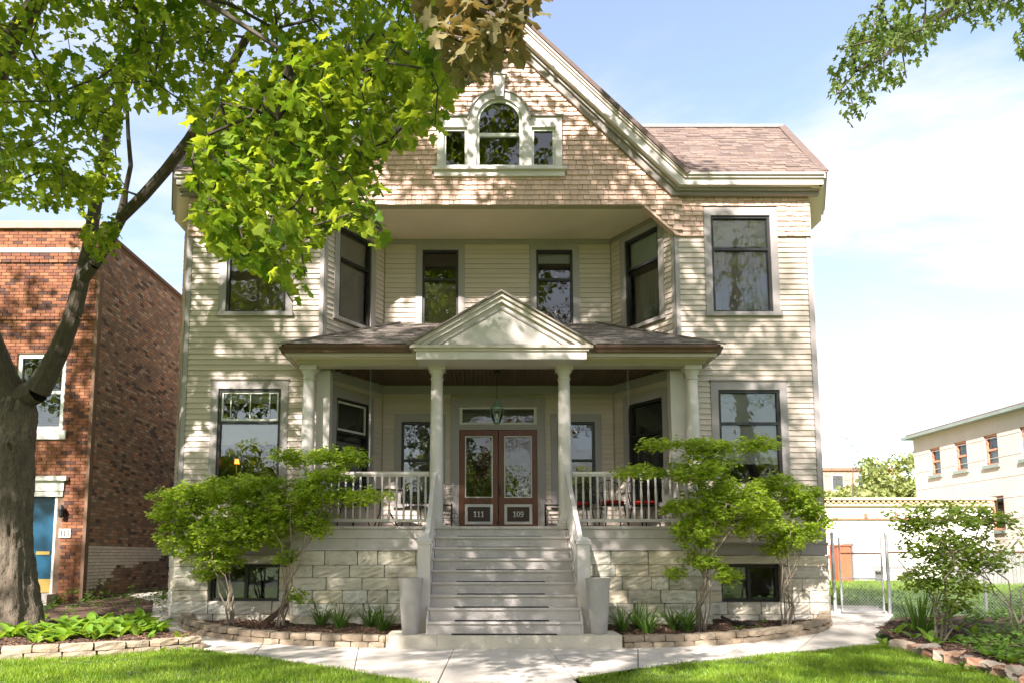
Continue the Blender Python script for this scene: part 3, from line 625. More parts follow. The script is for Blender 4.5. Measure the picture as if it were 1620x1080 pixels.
for fr, bw in ((WL, bwL), (WR, bwR)):
    lint = (bw[0] - .12, bw[1] + .12, 1.2, 1.42)
    wall_mb(fr, 0, 1.36, [bw], .3, 0).build('foundation_backing', m_mortar, house).location.y += .012
    stones(fr, -.02, fr.L + .02, .12, 1.36, [bw, lint]); piece('stone_lintel', rough_box(lint[1] - lint[0], .24, .155, 5, .016, 6, 1, 2).mesh('stone_lintel'), house, fr.mat((lint[0] + lint[1]) / 2, 1.285, -.06)).data.materials.append(m_stone)
    w = MB(); f = .06; a0, a1, z0, z1 = bw
    w.fbox(fr, a0, a0 + f, z0, z1, -.2, -.1); w.fbox(fr, a1 - f, a1, z0, z1, -.2, -.1); w.fbox(fr, a0 + f, a1 - f, z0, z0 + f, -.2, -.1); w.fbox(fr, a0 + f, a1 - f, z1 - f, z1, -.2, -.1); w.fbox(fr, (a0 + a1) / 2 - .03, (a0 + a1) / 2 + .03, z0 + f, z1 - f, -.2, -.11)
    wo = w.build('basement_window', m_black, house); mid = (a0 + a1) / 2
    for x0, x1 in ((a0 + f, mid - .03), (mid + .03, a1 - f)): MB().poly([fr.P(x0, z0 + f, -.15), fr.P(x1, z0 + f, -.15), fr.P(x1, z1 - f, -.15), fr.P(x0, z1 - f, -.15)]).build('pane', m_glass, wo)
    MB().fbox(fr, a0 - .05, a1 + .05, z0 - .06, z0, -.25, -.02).build('sill', m_trim, wo)
for fr in (CR, CL): stones(fr, 0, fr.L, .12, 1.36)
for fr in (SR, SL): MB().fbox(fr, 0, fr.L, 0, 1.36, 0, .03).build('foundation_backing', m_stone, house)
# gable wall, upper shingles
for s in (-1, 1):
    for pl in ([(1.1, 7.99), (2.77, 7.99), (3.40, 7.44), (3.45, 8.4), (1.1, 10.75)], [(.45, 8.75), (.62, 8.75), (.62, 9.52), (.45, 9.52)], [(.45, 9.52), (1.1, 9.52), (1.1, 10.75), (.45, 11.4)]):
        MB().prism([(s * x, z) for x, z in pl], 13.62, 13.76).build('gable_wall', m_wallback, house)
MB().prism([(-1.1, 7.99), (1.1, 7.99), (1.1, 8.75), (-1.1, 8.75)], 13.62, 13.76).build('gable_wall', m_wallback, house)
MB().prism([(-.45, 10.05), (.45, 10.05), (.45, 11.4), (0, 11.85), (-.45, 11.4)], 13.62, 13.76).build('gable_wall', m_wallback, house)
sh = MB(); sh.hexa([(0, -.036, 0), (1, -.036, 0), (1, .004, 0), (0, .004, 0), (0, -.008, .118), (1, -.008, .118), (1, .004, .118), (0, .004, .118)])
GF = Fr((0, 13.62), (1, 13.62)); shi = []
z = 7.40
while z < 11.4:
    zc = z + .05
    if z < 7.995:
        inner = 2.78 + (8.0 - z) * 1.04; iv = [(-5.94, -inner), (inner, 5.94)]
        bl = [(3.90, 5.31), (-5.32, -3.91)] if z < 7.96 else []
    elif zc < 8.17: iv = [(-5.94, 5.94)]; bl = []
    else:
        g = 11.46 - zc; iv = [(-g, g)] if g > .06 else []; bl = []
    if 8.55 < zc < 8.70: bl.append((-1.29, 1.29))
    if 8.70 <= zc < 9.74: bl.append((-1.2, 1.2))
    if 9.70 <= zc < 10.28:
        r2 = .6 ** 2 - max(0, zc - 9.68) ** 2
        if r2 > 0: bl.append((-math.sqrt(r2), math.sqrt(r2)))
    if 10.2 <= zc < 10.66: bl.append((-.1, .1))
    for p, q in iv:
        for s0, s1 in free(p, q, bl):
            a = s0
            while a < s1 - .004:
                w = min(random.choice((.09, .11, .13, .15, .17, .2)) * random.uniform(.9, 1.1), s1 - a)
                if s1 - a - w < .05: w = s1 - a
                off = .0 if abs(a + w / 2) < 3.42 else -.05
                shi.append(GF.mat(a, z + random.uniform(-.006, .004), off + random.uniform(0, .006), w - random.uniform(.006, .011))); a += w
    z += .1
def okey(Mx):        # nearest to the eye and not behind the maple first
    px, py, d = proj([Mx.translation]); return (d[0] + (4 if px[0] < 620 else 0) + (2 if py[0] < 130 else 0))
shi.sort(key=okey); pieces('wall_shingle', sh, m_shingle, house, shi, 300, 'wall_shingle_field')
MB().slab([(-3.42, 13.64), (3.42, 13.64), (3.3, 13.75), (2.42, 15.19), (-2.42, 15.19), (-3.3, 13.75)], 8.0, 8.04).build('recess_soffit', m_soffit, house)
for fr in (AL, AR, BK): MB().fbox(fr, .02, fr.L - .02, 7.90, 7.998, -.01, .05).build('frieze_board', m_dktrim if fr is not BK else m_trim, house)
# curved bracket edge under the flare
for s in (-1, 1): MB().prism([(s * 2.74, 7.985), (s * 2.80, 7.985), (s * 3.43, 7.40), (s * 3.36, 7.40)], 13.60, 13.75).build('flare_edge', m_shingle, house)

# palladian window
pw = MB(); y0, y1 = 13.53, 13.64
def arc(r0, r1, c, n=20, a0=0, a1=PI): return [(c[0] + r1 * math.cos(a0 + (a1 - a0) * i / n), c[1] + r1 * math.sin(a0 + (a1 - a0) * i / n)) for i in range(n + 1)], [(c[0] + r0 * math.cos(a0 + (a1 - a0) * i / n), c[1] + r0 * math.sin(a0 + (a1 - a0) * i / n)) for i in range(n + 1)]
def arch(mb, r0, r1, c, ya, yb, n=20, a0=0, a1=PI):
    o, i_ = arc(r0, r1, c, n, a0, a1)
    for k in range(n): mb.prism([o[k], o[k + 1], i_[k + 1], i_[k]], ya, yb)
arch(pw, .44, .585, (0, 9.68), y0, y1)
for s in (-1, 1):
    for a, b, c, d in ((.44, .62, 8.72, 9.68), (1.07, 1.2, 8.72, 9.74), (.62, 1.07, 9.53, 9.74)): pw.box(min(s * a, s * b), max(s * a, s * b), y0, y1, c, d)
pal = pw.build('window', m_white, house); pal['label'] = 'three part attic window with round headed middle light'
mb = MB(); mb.box(-1.29, 1.29, 13.48, 13.64, 8.66, 8.72); mb.box(-1.25, 1.25, 13.54, 13.64, 8.55, 8.66); mb.build('sill', m_white, pal)
for s in (-1, 1): MB().box(min(s * .60, s * 1.23), max(s * .60, s * 1.23), 13.49, 13.64, 9.74, 9.775).build('drip_cap', m_dktrim, pal)
ks = MB(); ks.prism([(-.075, 10.12), (.075, 10.12), (.115, 10.56), (-.115, 10.56)], 13.46, 13.62); ks.box(-.15, .15, 13.43, 13.62, 10.56, 10.64); ks.build('keystone', m_white, pal)
ch = MB(); arch(ch, .585, .615, (0, 9.68), 13.50, 13.62); ch.build('arch_moulding', m_trim, pal)
sf = MB(); arch(sf, .385, .44, (0, 9.68), 13.58, 13.66)
for s in (-1, 1): sf.box(min(s * .385, s * .44), max(s * .385, s * .44), 13.58, 13.66, 8.74, 9.68)
sf.box(-.385, .385, 13.58, 13.66, 8.74, 8.79); sf.box(-.385, .385, 13.57, 13.66, 9.36, 9.43)
for s in (-1, 1):
    for a, b, c, d in ((.62, .665, 8.74, 9.53), (1.025, 1.07, 8.74, 9.53), (.665, 1.025, 8.74, 8.79), (.665, 1.025, 9.48, 9.53)): sf.box(min(s * a, s * b), max(s * a, s * b), 13.58, 13.66, c, d)
sf.build('sash', m_sash, pal)
MB().poly([(-.385, 13.62, 8.79), (.385, 13.62, 8.79), (.385, 13.62, 9.36), (-.385, 13.62, 9.36)]).build('pane', m_glass, pal)
o_, _ = arc(.1, .385, (0, 9.68), 16); MB().poly([(-.385, 13.62, 9.43), (.385, 13.62, 9.43)] + [(x, 13.62, z) for x, z in o_]).build('pane', m_glass, pal)
for s in (-1, 1): MB().poly([(s * .665, 13.62, 8.79), (s * 1.025, 13.62, 8.79), (s * 1.025, 13.62, 9.48), (s * .665, 13.62, 9.48)][::s]).build('pane', m_glass, pal)

# main roof
UE, ZE, YE = 6.08, 8.5, 13.33
mb = MB()
for s in (-1, 1): mb.prism([(0, 12.06), (s * 3.56, 8.5), (s * 3.49, 8.44), (0, 11.98)], 13.24, 25)
roof = mb.build('roof', m_roof, house)
def rakepair(name, material, t0, h0, t1, h1, ya, yb):
    for s in (-1, 1):
        MB().prism([(s * x, z) for x, z in ((0, 12 - t0), (3.5 - t0 + h0, 8.5 - h0), (3.5 - t1 + h1, 8.5 - h1), (0, 12 - t1))], ya, yb).build('rake_' + name, material, house)
        MB().prism([(s * x, z) for x, z in ((3.5 - t0 + h0, 8.5 - h0), (UE + .0, 8.5 - h0), (UE + .0, 8.5 - h1), (3.5 - t1 + h1, 8.5 - h1))], ya + .001, yb).build('eave_' + name, material, house)
rakepair('crown', m_cream, .02, .015, .085, .06, 13.27, 13.5); rakepair('cove', m_cream, .085, .06, .135, .105, 13.305, 13.5); rakepair('fascia', m_white, .135, .105, .33, .225, 13.345, 13.42)
rakepair('soffit', m_cream, .30, .20, .328, .223, 13.42, 13.62); rakepair('frieze', m_dktrim, .33, .225, .56, .335, 13.53, 13.62); rakepair('bed_moulding', m_trim, .33, .225, .40, .27, 13.47, 13.53)
for s in (-1, 1):
    # front slope deck with hip to the canted side
    top = 10.75; hx = 6.28
    mb = MB(); P0 = (s * 3.4, YE, ZE); P1 = (s * UE, YE, ZE); P2 = (s * 6.72, 14.85, ZE); P3 = (s * 6.72, 25, ZE); T0 = (s * 1.0, 15.58, top); T1 = (s * hx, 15.58, top); T3 = (s * hx, 25, top)
    mb.poly([P0, P1, T1, T0][::s]); mb.poly([P1, P2, T1][::s]); mb.poly([P2, P3, T3, T1][::s]); mb.poly([T0, T1, T3, (s * 1.0, 25, top)][::s]); mb.poly([(s * 1.0, 25, top), T3, P3, (s * 1.0, 25, ZE)][::s])
    mb.build('roof', m_roof, house)
    MB().bar((s * 1.3, 15.56, top + .01), (s * (hx + .02), 15.56, top + .01), .12, .07).build('ridge_cap', m_greywood, house)
    MB().bar((s * (UE + .02), YE, ZE + .03), (s * hx, 15.56, top + .04), .16, .03).build('hip_cap', m_roof, house)
    side = Fr((s * UE, 13.345), (s * 6.72, 14.85)) if s > 0 else Fr((s * 6.72, 14.85), (s * UE, 13.345))
    MB().fbox(side, 0, side.L, 8.275, 8.395, -.07, 0).build('eave_fascia', m_white, house); MB().fbox(side, -.02, side.L + .02, 8.395, 8.485, -.10, .05).build('eave_crown', m_cream, house)
    MB().fbox(side, -.03, side.L + .03, 8.485, 8.515, -.10, .075).build('shingle_edge', m_roof, house)
    MB().slab([(s * 5.9, 13.42), (s * UE, 13.42), (s * 6.69, 14.85), (s * 6.69, 25), (s * 6.6, 25), (s * 6.6, 15.3), (s * 5.9, 13.75)], 8.262, 8.285).build('eave_soffit', m_soffit, house)
    s2 = Fr((s * 6.72, 14.85), (s * 6.72, 25)) if s > 0 else Fr((s * 6.72, 25), (s * 6.72, 14.85))
    MB().fbox(s2, 0, s2.L, 8.27, 8.5, -.07, 0).build('eave_fascia', m_white, house)
    MB().box(min(s * 3.3, s * 5.88), max(s * 3.3, s * 5.88), 13.87, 25, 8.19, 8.26).build('attic_plate', m_room, house)
MB().prism([(-6.9, 8.3), (6.9, 8.3), (6.3, 10.7), (1.2, 10.8), (0, 12), (-1.2, 10.8), (-6.3, 10.7)], 24.8, 24.95).build('wall', m_siding, house)
# asphalt tabs on the front slopes and the porch roof
tab = MB(); tab.hexa([(0, -.010, 0), (1, -.010, 0), (1, 0, 0), (0, 0, 0), (0, -.003, .17), (1, -.003, .17), (1, .0, .17), (0, .0, .17)])
def tabs(p_eave, p_top, left, right, exposure=.14):
    """p_eave/p_top: (y,z); left/right: functions of t giving x"""
    e = Vector((0, *p_eave)); t_ = Vector((0, *p_top)); d = t_ - e; L = d.length; d /= L; nrm = Vector((0, -d.z, d.y)); out = []; r = 0; sdist = 0
    while sdist < L - .06:
        t = sdist / L; a, b = left(t), right(t); x = a - random.uniform(0, .25)
        while x < b - .03:
            w = random.choice((.16, .22, .28, .34)); x0, x1 = max(x, a), min(x + w, b)
            if x1 - x0 > .03:
                o = e + d * sdist + nrm * (.008 + random.choice((0, 0, .006)))
                out.append(xform(((x1 - x0 - .006), 0, 0), tuple(-nrm), tuple(d), (x0, o.y, o.z)))
            x += w
        sdist += exposure
    return out
tr = tabs((YE - .02, ZE), (15.58, 10.75), lambda t: 3.44 - t * 2.2, lambda t: UE + .03 + t * .19); tl_ = tabs((YE - .02, ZE), (15.58, 10.75), lambda t: -UE - .03 - t * .19, lambda t: -3.44 + t * 2.2)
tr.sort(key=lambda m: -m.translation.x)
pieces('roof_shingle', tab, m_roof, house, tr + tl_, 170, 'roof_shingle_field')
hcap = MB(); hcap.hexa([(-.12, 0, -.0), (.12, 0, 0), (.12, .2, .0), (-.12, .2, 0), (-.12, 0, .02), (.12, 0, .02), (.12, .2, .008), (-.12, .2, .008)])

# ------------------------------------------------------------------ porch
FZ = 1.865; YF = 13.02
MB().slab([(-3.64, YF), (3.64, YF), (3.64, 13.68), (3.36, 13.68), (2.42, 15.18), (-2.42, 15.18), (-3.36, 13.68), (-3.64, 13.68)], FZ - .045, FZ).build('porch_floor', m_step, house)
for s in (-1, 1):
    x0, x1 = sorted((s * 1.22, s * 3.60))
    for za, zb, yy in ((1.655, 1.815, 13.05), (1.475, 1.65, 13.055)): MB().box(x0, x1, yy, 13.12, za, zb).build('skirt_board', m_step, house)
    MB().box(x0, x1, 13.0, 13.12, 1.445, 1.475).build('skirt_moulding', m_step, house)
    xs = sorted((s * 3.60, s * 3.66)); MB().box(xs[0], xs[1], 13.05, 13.69, 1.445, 1.815).build('skirt_board', m_step, house)
    pf = Fr((x0, 13.07), (x1, 13.07)); stones(pf, 0, pf.L, .1, 1.44, lens=(.3, .7)); MB().fbox(pf, 0, pf.L, 0, 1.44, -.3, -.005).build('foundation_backing', m_mortar, house)
    xe = s * 3.62; ef = Fr((3.62, 13.1), (3.62, 13.7)) if s > 0 else Fr((-3.62, 13.7), (-3.62, 13.1)); stones(ef, 0, ef.L, .1, 1.44, lens=(.3, .5))
MB().box(-1.2, 1.2, 13.1, 13.2, 0, 1.8).build('foundation_backing', m_mortar, house)

def column(x, y):
    prof = [(.155, 0), (.155, .05), (.135, .055), (.142, .085), (.135, .115), (.124, .12), (.122, .3), (.123, .9), (.116, 1.7), (.104, 2.55), (.104, 2.60), (.118, 2.61), (.118, 2.635), (.104, 2.64), (.104, 2.70), (.13, 2.745), (.136, 2.77)]
    k = (4.74 - .075 - FZ) / 2.77; mb = MB(); mb.lathe((x, y, FZ), [(r, z * k) for r, z in prof], 28); o = mb.build('column', m_white, house, True)
    MB().box(x - .15, x + .15, y - .15, y + .15, 4.665, 4.74).build('capital', m_white, o); MB().box(x - .165, x + .165, y - .165, y + .165, FZ + .001, FZ + .045).build('plinth', m_white, o)
for x in (-3.45, -1.145, 1.145, 3.45): column(x, 13.2)
for s in (-1, 1):
    xs = sorted((s * 3.12, s * 3.36)); MB().box(xs[0], xs[1], 13.42, 13.66, FZ, 4.74).build('pilaster', m_white, house)
# beams and ceiling
for nm, a in (('porch_beam', (-3.6, 3.6, 13.06, 13.34, 4.74, 4.93)), ('porch_beam', (-3.6, -3.32, 13.34, 13.69, 4.74, 4.93)), ('porch_beam', (3.32, 3.6, 13.34, 13.69, 4.74, 4.93))): MB().box(*a).build(nm, m_cream, house)
cs = []
x = -3.3
while x < 3.3:
    yb = 15.17 if abs(x + .035) < 2.36 else 15.17 - (abs(x + .035) - 2.36) * 1.6
    cs.append(xform((.078, 0, 0), (0, max(yb, 13.4) - 13.34, 0), (0, 0, .02), (x, 13.34, 4.86 + random.uniform(0, .002)))); x += .085
cbd = MB().box(0, 1, 0, 1, 0, 1); pieces('ceiling_board', cbd, m_porchceil, house, cs)
for fr, a, b in ((BK, .0, BK.L), (AL, .02, AL.L), (AR, 0, AR.L - .02)): MB().fbox(fr, a, b, 4.68, 4.855, -.02, .045).build('porch_frieze', m_trim, house)
# roof of the porch
ZP, YP = 4.99, 12.62
mb = MB(); A = (-3.82, YP, ZP); B_ = (3.82, YP, ZP); C_ = (2.1, 15.19, 6.17); D_ = (-2.1, 15.19, 6.17)
mb.poly([A, B_, C_, D_]); mb.poly([B_, (3.82, 13.69, ZP), (3.34, 13.69, 5.31), (2.44, 15.12, 5.94), C_]); mb.poly([(-3.82, 13.69, ZP), A, D_, (-2.44, 15.12, 5.94), (-3.34, 13.69, 5.31)])
mb.poly([(-3.82, YP, ZP - .02), (-3.82, 13.69, ZP - .02), (3.82, 13.69, ZP - .02), (3.82, YP, ZP - .02)])
porch_roof = mb.build('porch_roof', m_roofg, house)
tp = tabs((YP - .02, ZP), (15.19, 6.17), lambda t: -3.83 + t * 1.72, lambda t: 3.83 - t * 1.72, .13)
tp = [m for m in tp if not (abs(m.translation.x + m[0][0] / 2) < 1.5 - (m.translation.y - 12.6) * .72)]
pieces('porch_shingle', tab, m_roofg, house, tp, 290, 'porch_shingle_field')
for s in (-1, 1): MB().bar((s * 3.84, YP - .01, ZP + .02), (s * 2.1, 15.19, 6.2), .16, .025).build('hip_cap', m_roofg, house)
# gutters, fascia
def gutter(p0, p1):
    fr = Fr(p0, p1); mb = MB(); q = fr.P
    prof = [(0, 4.86), (.075, 4.86), (.085, 4.90), (.115, 4.94), (.115, 4.985), (.10, 4.985), (0, 4.97)]
    b = len(mb.v); n = len(prof)
    for a in (0, fr.L): mb.v += [q(a, z, o) for o, z in prof]
    for i in range(n): j = (i + 1) % n; mb.f.append((i, j, n + j, n + i)[::-1])
    mb.f.append(tuple(range(n))); mb.f.append(tuple(range(2 * n - 1, n - 1, -1)))
    mb.build('gutter', m_gutter, house)
gutter((-3.76, 12.70), (-1.56, 12.70)); gutter((1.56, 12.70), (3.76, 12.70)); gutter((-3.76, 13.69), (-3.76, 12.70)); gutter((3.76, 12.70), (3.76, 13.69))
for a in ((-3.76, 3.76, 12.70, 12.75, 4.80, 4.965), (-3.76, -3.71, 12.75, 13.69, 4.80, 4.965), (3.71, 3.76, 12.75, 13.69, 4.80, 4.965)): MB().box(*a).build('porch_fascia', m_cream, house)
MB().box(-3.71, 3.71, 12.75, 13.06, 4.83, 4.85).build('porch_soffit', m_soffit, house)
for s in (-1, 1):
    xs = sorted((s * 3.6, s * 3.71)); MB().box(xs[0], xs[1], 13.06, 13.69, 4.83, 4.85).build('porch_soffit', m_soffit, house)
MB().box(-3.64, 3.64, 12.99, 13.06, 4.76, 4.83).build('bed_moulding', m_cream, house)
# pediment
YPd = 12.50
ped = MB().prism([(-1.42, 4.95), (1.42, 4.95), (0, 5.78)], YPd + .14, 13.4).build('pediment', m_white, house)
MB().box(-1.47, 1.47, YPd + .07, 13.05, 4.72, 4.86).build('pediment_frieze', m_white, ped); MB().box(-1.51, 1.51, YPd + .04, 13.05, 4.86, 4.905).build('pediment_moulding', m_cream, ped); MB().box(-1.58, 1.58, YPd, 13.05, 4.905, 4.955).build('pediment_cornice', m_cream, ped)
sl_ = .93 / 1.56
for s in (-1, 1):
    L = lambda d: [(s * x, z) for x, z in ((0, 5.885 - d), (1.58, 4.955 - d))]
    a, b = L(0), L(.07); MB().prism([a[0], a[1], (s * 1.58, 4.956), (s * (1.58 - .118), 4.956), b[0]], YPd + .02, 12.9).build('raking_cornice', m_cream, ped)
    b, c = L(.07), L(.15); MB().prism([b[0], (s * 1.462, 4.957), (s * 1.33, 4.957), c[0]], YPd + .07, 12.9).build('raking_cornice', m_white, ped)
    c, d = L(.235), L(.27); MB().prism([c[0], (s * 1.18, 4.957), (s * 1.12, 4.957), d[0]], YPd + .115, 12.8).build('tympanum_moulding', m_trim, ped)
    MB().prism([(0, 5.925), (s * 1.63, 4.955), (s * 1.60, 4.945), (0, 5.888)], YPd - .03, 14.75).build('pediment_roof', m_roofg, ped)
# railing
balm = MB(); balm.lathe((0, 0, 0), [(.021, 0), (.021, .17), (.013, .19), (.020, .22), (.013, .25), (.024, .42), (.022, .52), (.013, .60), (.020, .63), (.013, .66), (.021, .68), (.021, .80)], 8)
bm = balm.mesh('baluster', smooth=True); bm.materials.append(m_white)
for s in (-1, 1):
    x0, x1 = sorted((s * 1.27, s * 3.33)); cx = (x0 + x1) / 2
    mb = MB(); mb.box(x0, x1, 13.155, 13.245, 2.785, 2.835); mb.box(x0, x1, 13.175, 13.225, 2.755, 2.785); ra = mb.build('railing', m_white, house)
    MB().box(x0, x1, 13.165, 13.235, 1.945, 2.0).build('bottom_rail', m_white, ra)
    n = 16
    for i in range(n): piece('baluster', bm, ra, xform((1, 0, 0), (0, 1, 0), (0, 0, .955), (x0 + (x1 - x0) * (i + .5) / n, 13.2, 1.998)))
    # return rail to the wing
    xs = s * 3.45; mb = MB(); mb.box(xs - .04, xs + .04, 13.33, 13.68, 2.785, 2.835); mb.box(xs - .03, xs + .03, 13.33, 13.68, 1.945, 2.0); mb.build('side_rail', m_white, ra)
# stairs
NS = 9; RISE = (FZ - .2) / NS; RUN = (YF - 11.17) / (NS - 1); SW = 1.15
for i in range(NS):
    y = 11.17 + i * RUN; z = .2 + (i + 1) * RISE
    MB().box(-SW + .02, SW - .02, y + .03, y + .055, z - RISE, z - .036).build('riser', m_step, house)
    if i < NS - 1: MB().box(-SW, SW, y - .005, y + RUN + .045, z - .036 + random.uniform(-.001, .001), z).build('tread', m_step, house)
for s in (-1, 1):
    xs = sorted((s * 1.135, s * 1.165))
    pl = [(11.21, .2), (13.05, .2), (13.05, FZ - .06), (11.21 + .02, .2 + RISE * 1)]
    mb = MB(); b = len(mb.v); 
    for x in xs: mb.v += [(x, y, z) for y, z in pl]
    mb.f += [(0, 1, 2, 3), (7, 6, 5, 4)] + [(i, 4 + i, 4 + (i + 1) % 4, (i + 1) % 4) for i in range(4)]
    mb.build('stringer', m_white, house)
    nx, ny = s * 1.225, 11.60
    nw = MB(); nw.box(nx - .095, nx + .095, ny - .095, ny + .095, .2, 1.53); nw.box(nx - .115, nx + .115, ny - .115, ny + .115, 1.53, 1.575); nw.hexa([(nx - .125, ny - .125, 1.575), (nx + .125, ny - .125, 1.575), (nx + .125, ny + .125, 1.575), (nx - .125, ny + .125, 1.575), (nx - .06, ny - .06, 1.64), (nx + .06, ny - .06, 1.64), (nx + .06, ny + .06, 1.64), (nx - .06, ny + .06, 1.64)])
    no_ = nw.build('newel_post', m_white, house)
    a = Vector((s * 1.20, ny + .08, 1.60)); b = Vector((s * 1.17, 13.1, 2.80))
    hr = MB().bar(a, b, .075, .06).build('stair_handrail', m_white, house)
    lo = Vector((0, 0, -.80)); MB().bar(a + lo, b + lo, .05, .06).build('stair_bottom_rail', m_white, hr)
    for i in range(11):
        p = a.lerp(b, (i + .6) / 11.4); piece('baluster', bm, hr, xform((1, 0, 0), (0, 1, 0), (0, 0, .98), (p.x, p.y, p.z - .79)))

# door
dr = MB()
for s in (-1, 1): dr.box(min(s * .80, s * .965), max(s * .80, s * .965), 15.15, 15.26, FZ, 4.46)
dr.box(-.965, .965, 15.148, 15.26, 4.46, 4.62); dr.box(-.80, .80, 15.16, 15.26, 3.93, 4.04); dr.box(-.80, .80, 15.16, 15.26, 4.40, 4.46)
dfm = dr.build('door_frame', m_trim, house)
MB().poly([(-.74, 15.22, 4.08), (.74, 15.22, 4.08), (.74, 15.22, 4.37), (-.74, 15.22, 4.37)]).build('transom_pane', m_glass, dfm)
tb = MB()
for s in (-1, 1): tb.box(min(s * .74, s * .80), max(s * .74, s * .80), 15.18, 15.25, 4.04, 4.40)
tb.box(-.74, .74, 15.18, 15.25, 4.04, 4.08); tb.box(-.74, .74, 15.18, 15.25, 4.37, 4.40); tb.build('transom_frame', m_sash, dfm)
def ringz(mb, cx, cz, rx, rz, w, y0, y1, a0=0, a1=2 * PI, n=18, wz=None):
    wz = wz or w
    for i in range(n):
        p, q = a0 + (a1 - a0) * i / n, a0 + (a1 - a0) * (i + 1) / n
        mb.prism([(cx + rx * math.cos(p), cz + rz * math.sin(p)), (cx + rx * math.cos(q), cz + rz * math.sin(q)), (cx + (rx - w) * math.cos(q), cz + (rz - wz) * math.sin(q)), (cx + (rx - w) * math.cos(p), cz + (rz - wz) * math.sin(p))], y0, y1)
def digit(mb, d, cx, z, h, y0, y1):
    w = h * .30
    if d == '1':
        mb.box(cx - .085 * h, cx + .085 * h, y0, y1, z, z + h); mb.box(cx - .24 * h, cx + .24 * h, y0, y1, z - .001, z + .10 * h); mb.prism([(cx - .085 * h, z + h), (cx - .085 * h, z + .76 * h), (cx - .25 * h, z + .74 * h), (cx - .25 * h, z + .83 * h)], y0, y1)
    elif d == '0': ringz(mb, cx, z + h / 2, .31 * h, .5 * h, .16 * h, y0, y1, wz=.09 * h)
    elif d == '9':
        ringz(mb, cx, z + .68 * h, .30 * h, .32 * h, .15 * h, y0, y1, wz=.09 * h); ringz(mb, cx - .06 * h, z + .52 * h, .36 * h, .52 * h, .15 * h, y0, y1, -PI * .62, .12 * PI, 14, .10 * h)
        mb.box(cx - .27 * h, cx - .13 * h, y0, y1, z + .02 * h, z + .17 * h)
    elif d == '3':
        ringz(mb, cx, z + .74 * h, .26 * h, .26 * h, .13 * h, y0, y1, -PI * .5, PI * .85, 12, .09 * h); ringz(mb, cx, z + .27 * h, .30 * h, .28 * h, .14 * h, y0, y1, -PI * .88, PI * .5, 12, .09 * h)
for s, num in ((-1, '111'), (1, '109')):
    x0, x1 = sorted((s * .008, s * .795)); gx0, gx1 = (x0 + .115, x1 - .105); yd0, yd1 = 15.185, 15.235
    mb = MB(); mb.box(x0, gx0, yd0, yd1, FZ + .01, 3.925); mb.box(gx1, x1, yd0, yd1, FZ + .01, 3.925); mb.box(gx0, gx1, yd0, yd1, 3.80, 3.925); mb.box(gx0, gx1, yd0, yd1, 2.40, 2.53); mb.box(gx0, gx1, yd0, yd1, FZ + .01, 1.99); mb.box(gx0, gx1, yd0 + .02, yd1, 1.99, 2.40)
    d = mb.build('door', m_wood, house); d['label'] = 'stained wood door leaf numbered %s' % num
    MB().poly([(gx0, 15.212, 2.53), (gx1, 15.212, 2.53), (gx1, 15.212, 3.80), (gx0, 15.212, 3.80)]).build('pane', m_doorglass, d)
    mb = MB(); g = .022
    for q in ((gx0, gx0 + g, 2.53, 3.80), (gx1 - g, gx1, 2.53, 3.80), (gx0 + g, gx1 - g, 2.53, 2.53 + g), (gx0 + g, gx1 - g, 3.80 - g, 3.80)): mb.box(q[0], q[1], yd0 - .008, yd0 + .02, q[2], q[3])
    mb.build('glazing_bead', m_sash, d)
    mb = MB(); g = .055
    for q in ((gx0, gx0 + g, 1.99, 2.40), (gx1 - g, gx1, 1.99, 2.40), (gx0 + g, gx1 - g, 1.99, 1.99 + g), (gx0 + g, gx1 - g, 2.40 - g, 2.40)): mb.box(q[0], q[1], yd0 - .006, yd0 + .021, q[2], q[3])
    mb.build('panel_moulding', m_sash, d); MB().box(gx0 + g, gx1 - g, yd0 + .012, yd0 + .022, 1.99 + g, 2.40 - g).build('number_panel', m_wooddk, d)
    mb = MB(); h = .115; cxx = (gx0 + gx1) / 2
    for k, c in enumerate(num): digit(mb, c, cxx + (k - 1) * .075, 2.14, h, yd0 + .002, yd0 + .013)
    mb.build('house_number', m_sign, d)
MB().box(.02, .05, 15.165, 15.186, 2.56, 2.78).build('door_handle', m_blackmetal, house); MB().box(.52, .60, 15.207, 15.211, 2.60, 2.72).build('door_sticker', m_sign, house)
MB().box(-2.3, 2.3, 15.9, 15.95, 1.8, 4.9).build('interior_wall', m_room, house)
MB().box(-.80, .80, 15.12, 15.25, FZ, FZ + .02).build('threshold', m_wood, house)
# ------------------------------------------------------------------ things on the porch and steps
words = ['first', 'second', 'third', 'fourth', 'fifth', 'sixth', 'seventh', 'eighth']
for i in range(8):
    y = 11.17 + i * RUN; z = .2 + (i + 1) * RISE; w = .72 + .02 * math.sin(i * 2.1)
    mb = MB(); mb.box(-w - .02, w - .06, y + .012, y + RUN - .03, z + .0012, z + .010)
    tag(mb.build('tread_mat', m_rubber, loc=(0, y, z)), 'thin black rubber mat on the %s wooden step from the bottom' % words[i], 'mat', 'mats on the porch steps')
tag(MB().box(-.78, .76, 11.04, 11.165, .2012, .214).build('door_mat', m_rubber, loc=(0, 11.1, .2)), 'black mat on the limestone block at the foot of the stairs', 'mat')
for s, nm in ((-1, 'left'), (1, 'right')):
    mb = MB(); mb.lathe((s * 1.40, 11.26, .202), [(.118, 0), (.125, .02), (.15, .35), (.178, .76), (.188, .79), (.190, .82), (.168, .82), (.160, .74), (.02, .73)], 40)
    tag(mb.build('tall_planter', m_pot, smooth=True, loc=(s * 1.40, 11.26, .202)), 'tall tapered grey planter on the block %s of the stairs' % nm, 'planter', 'planters flanking the stairs')
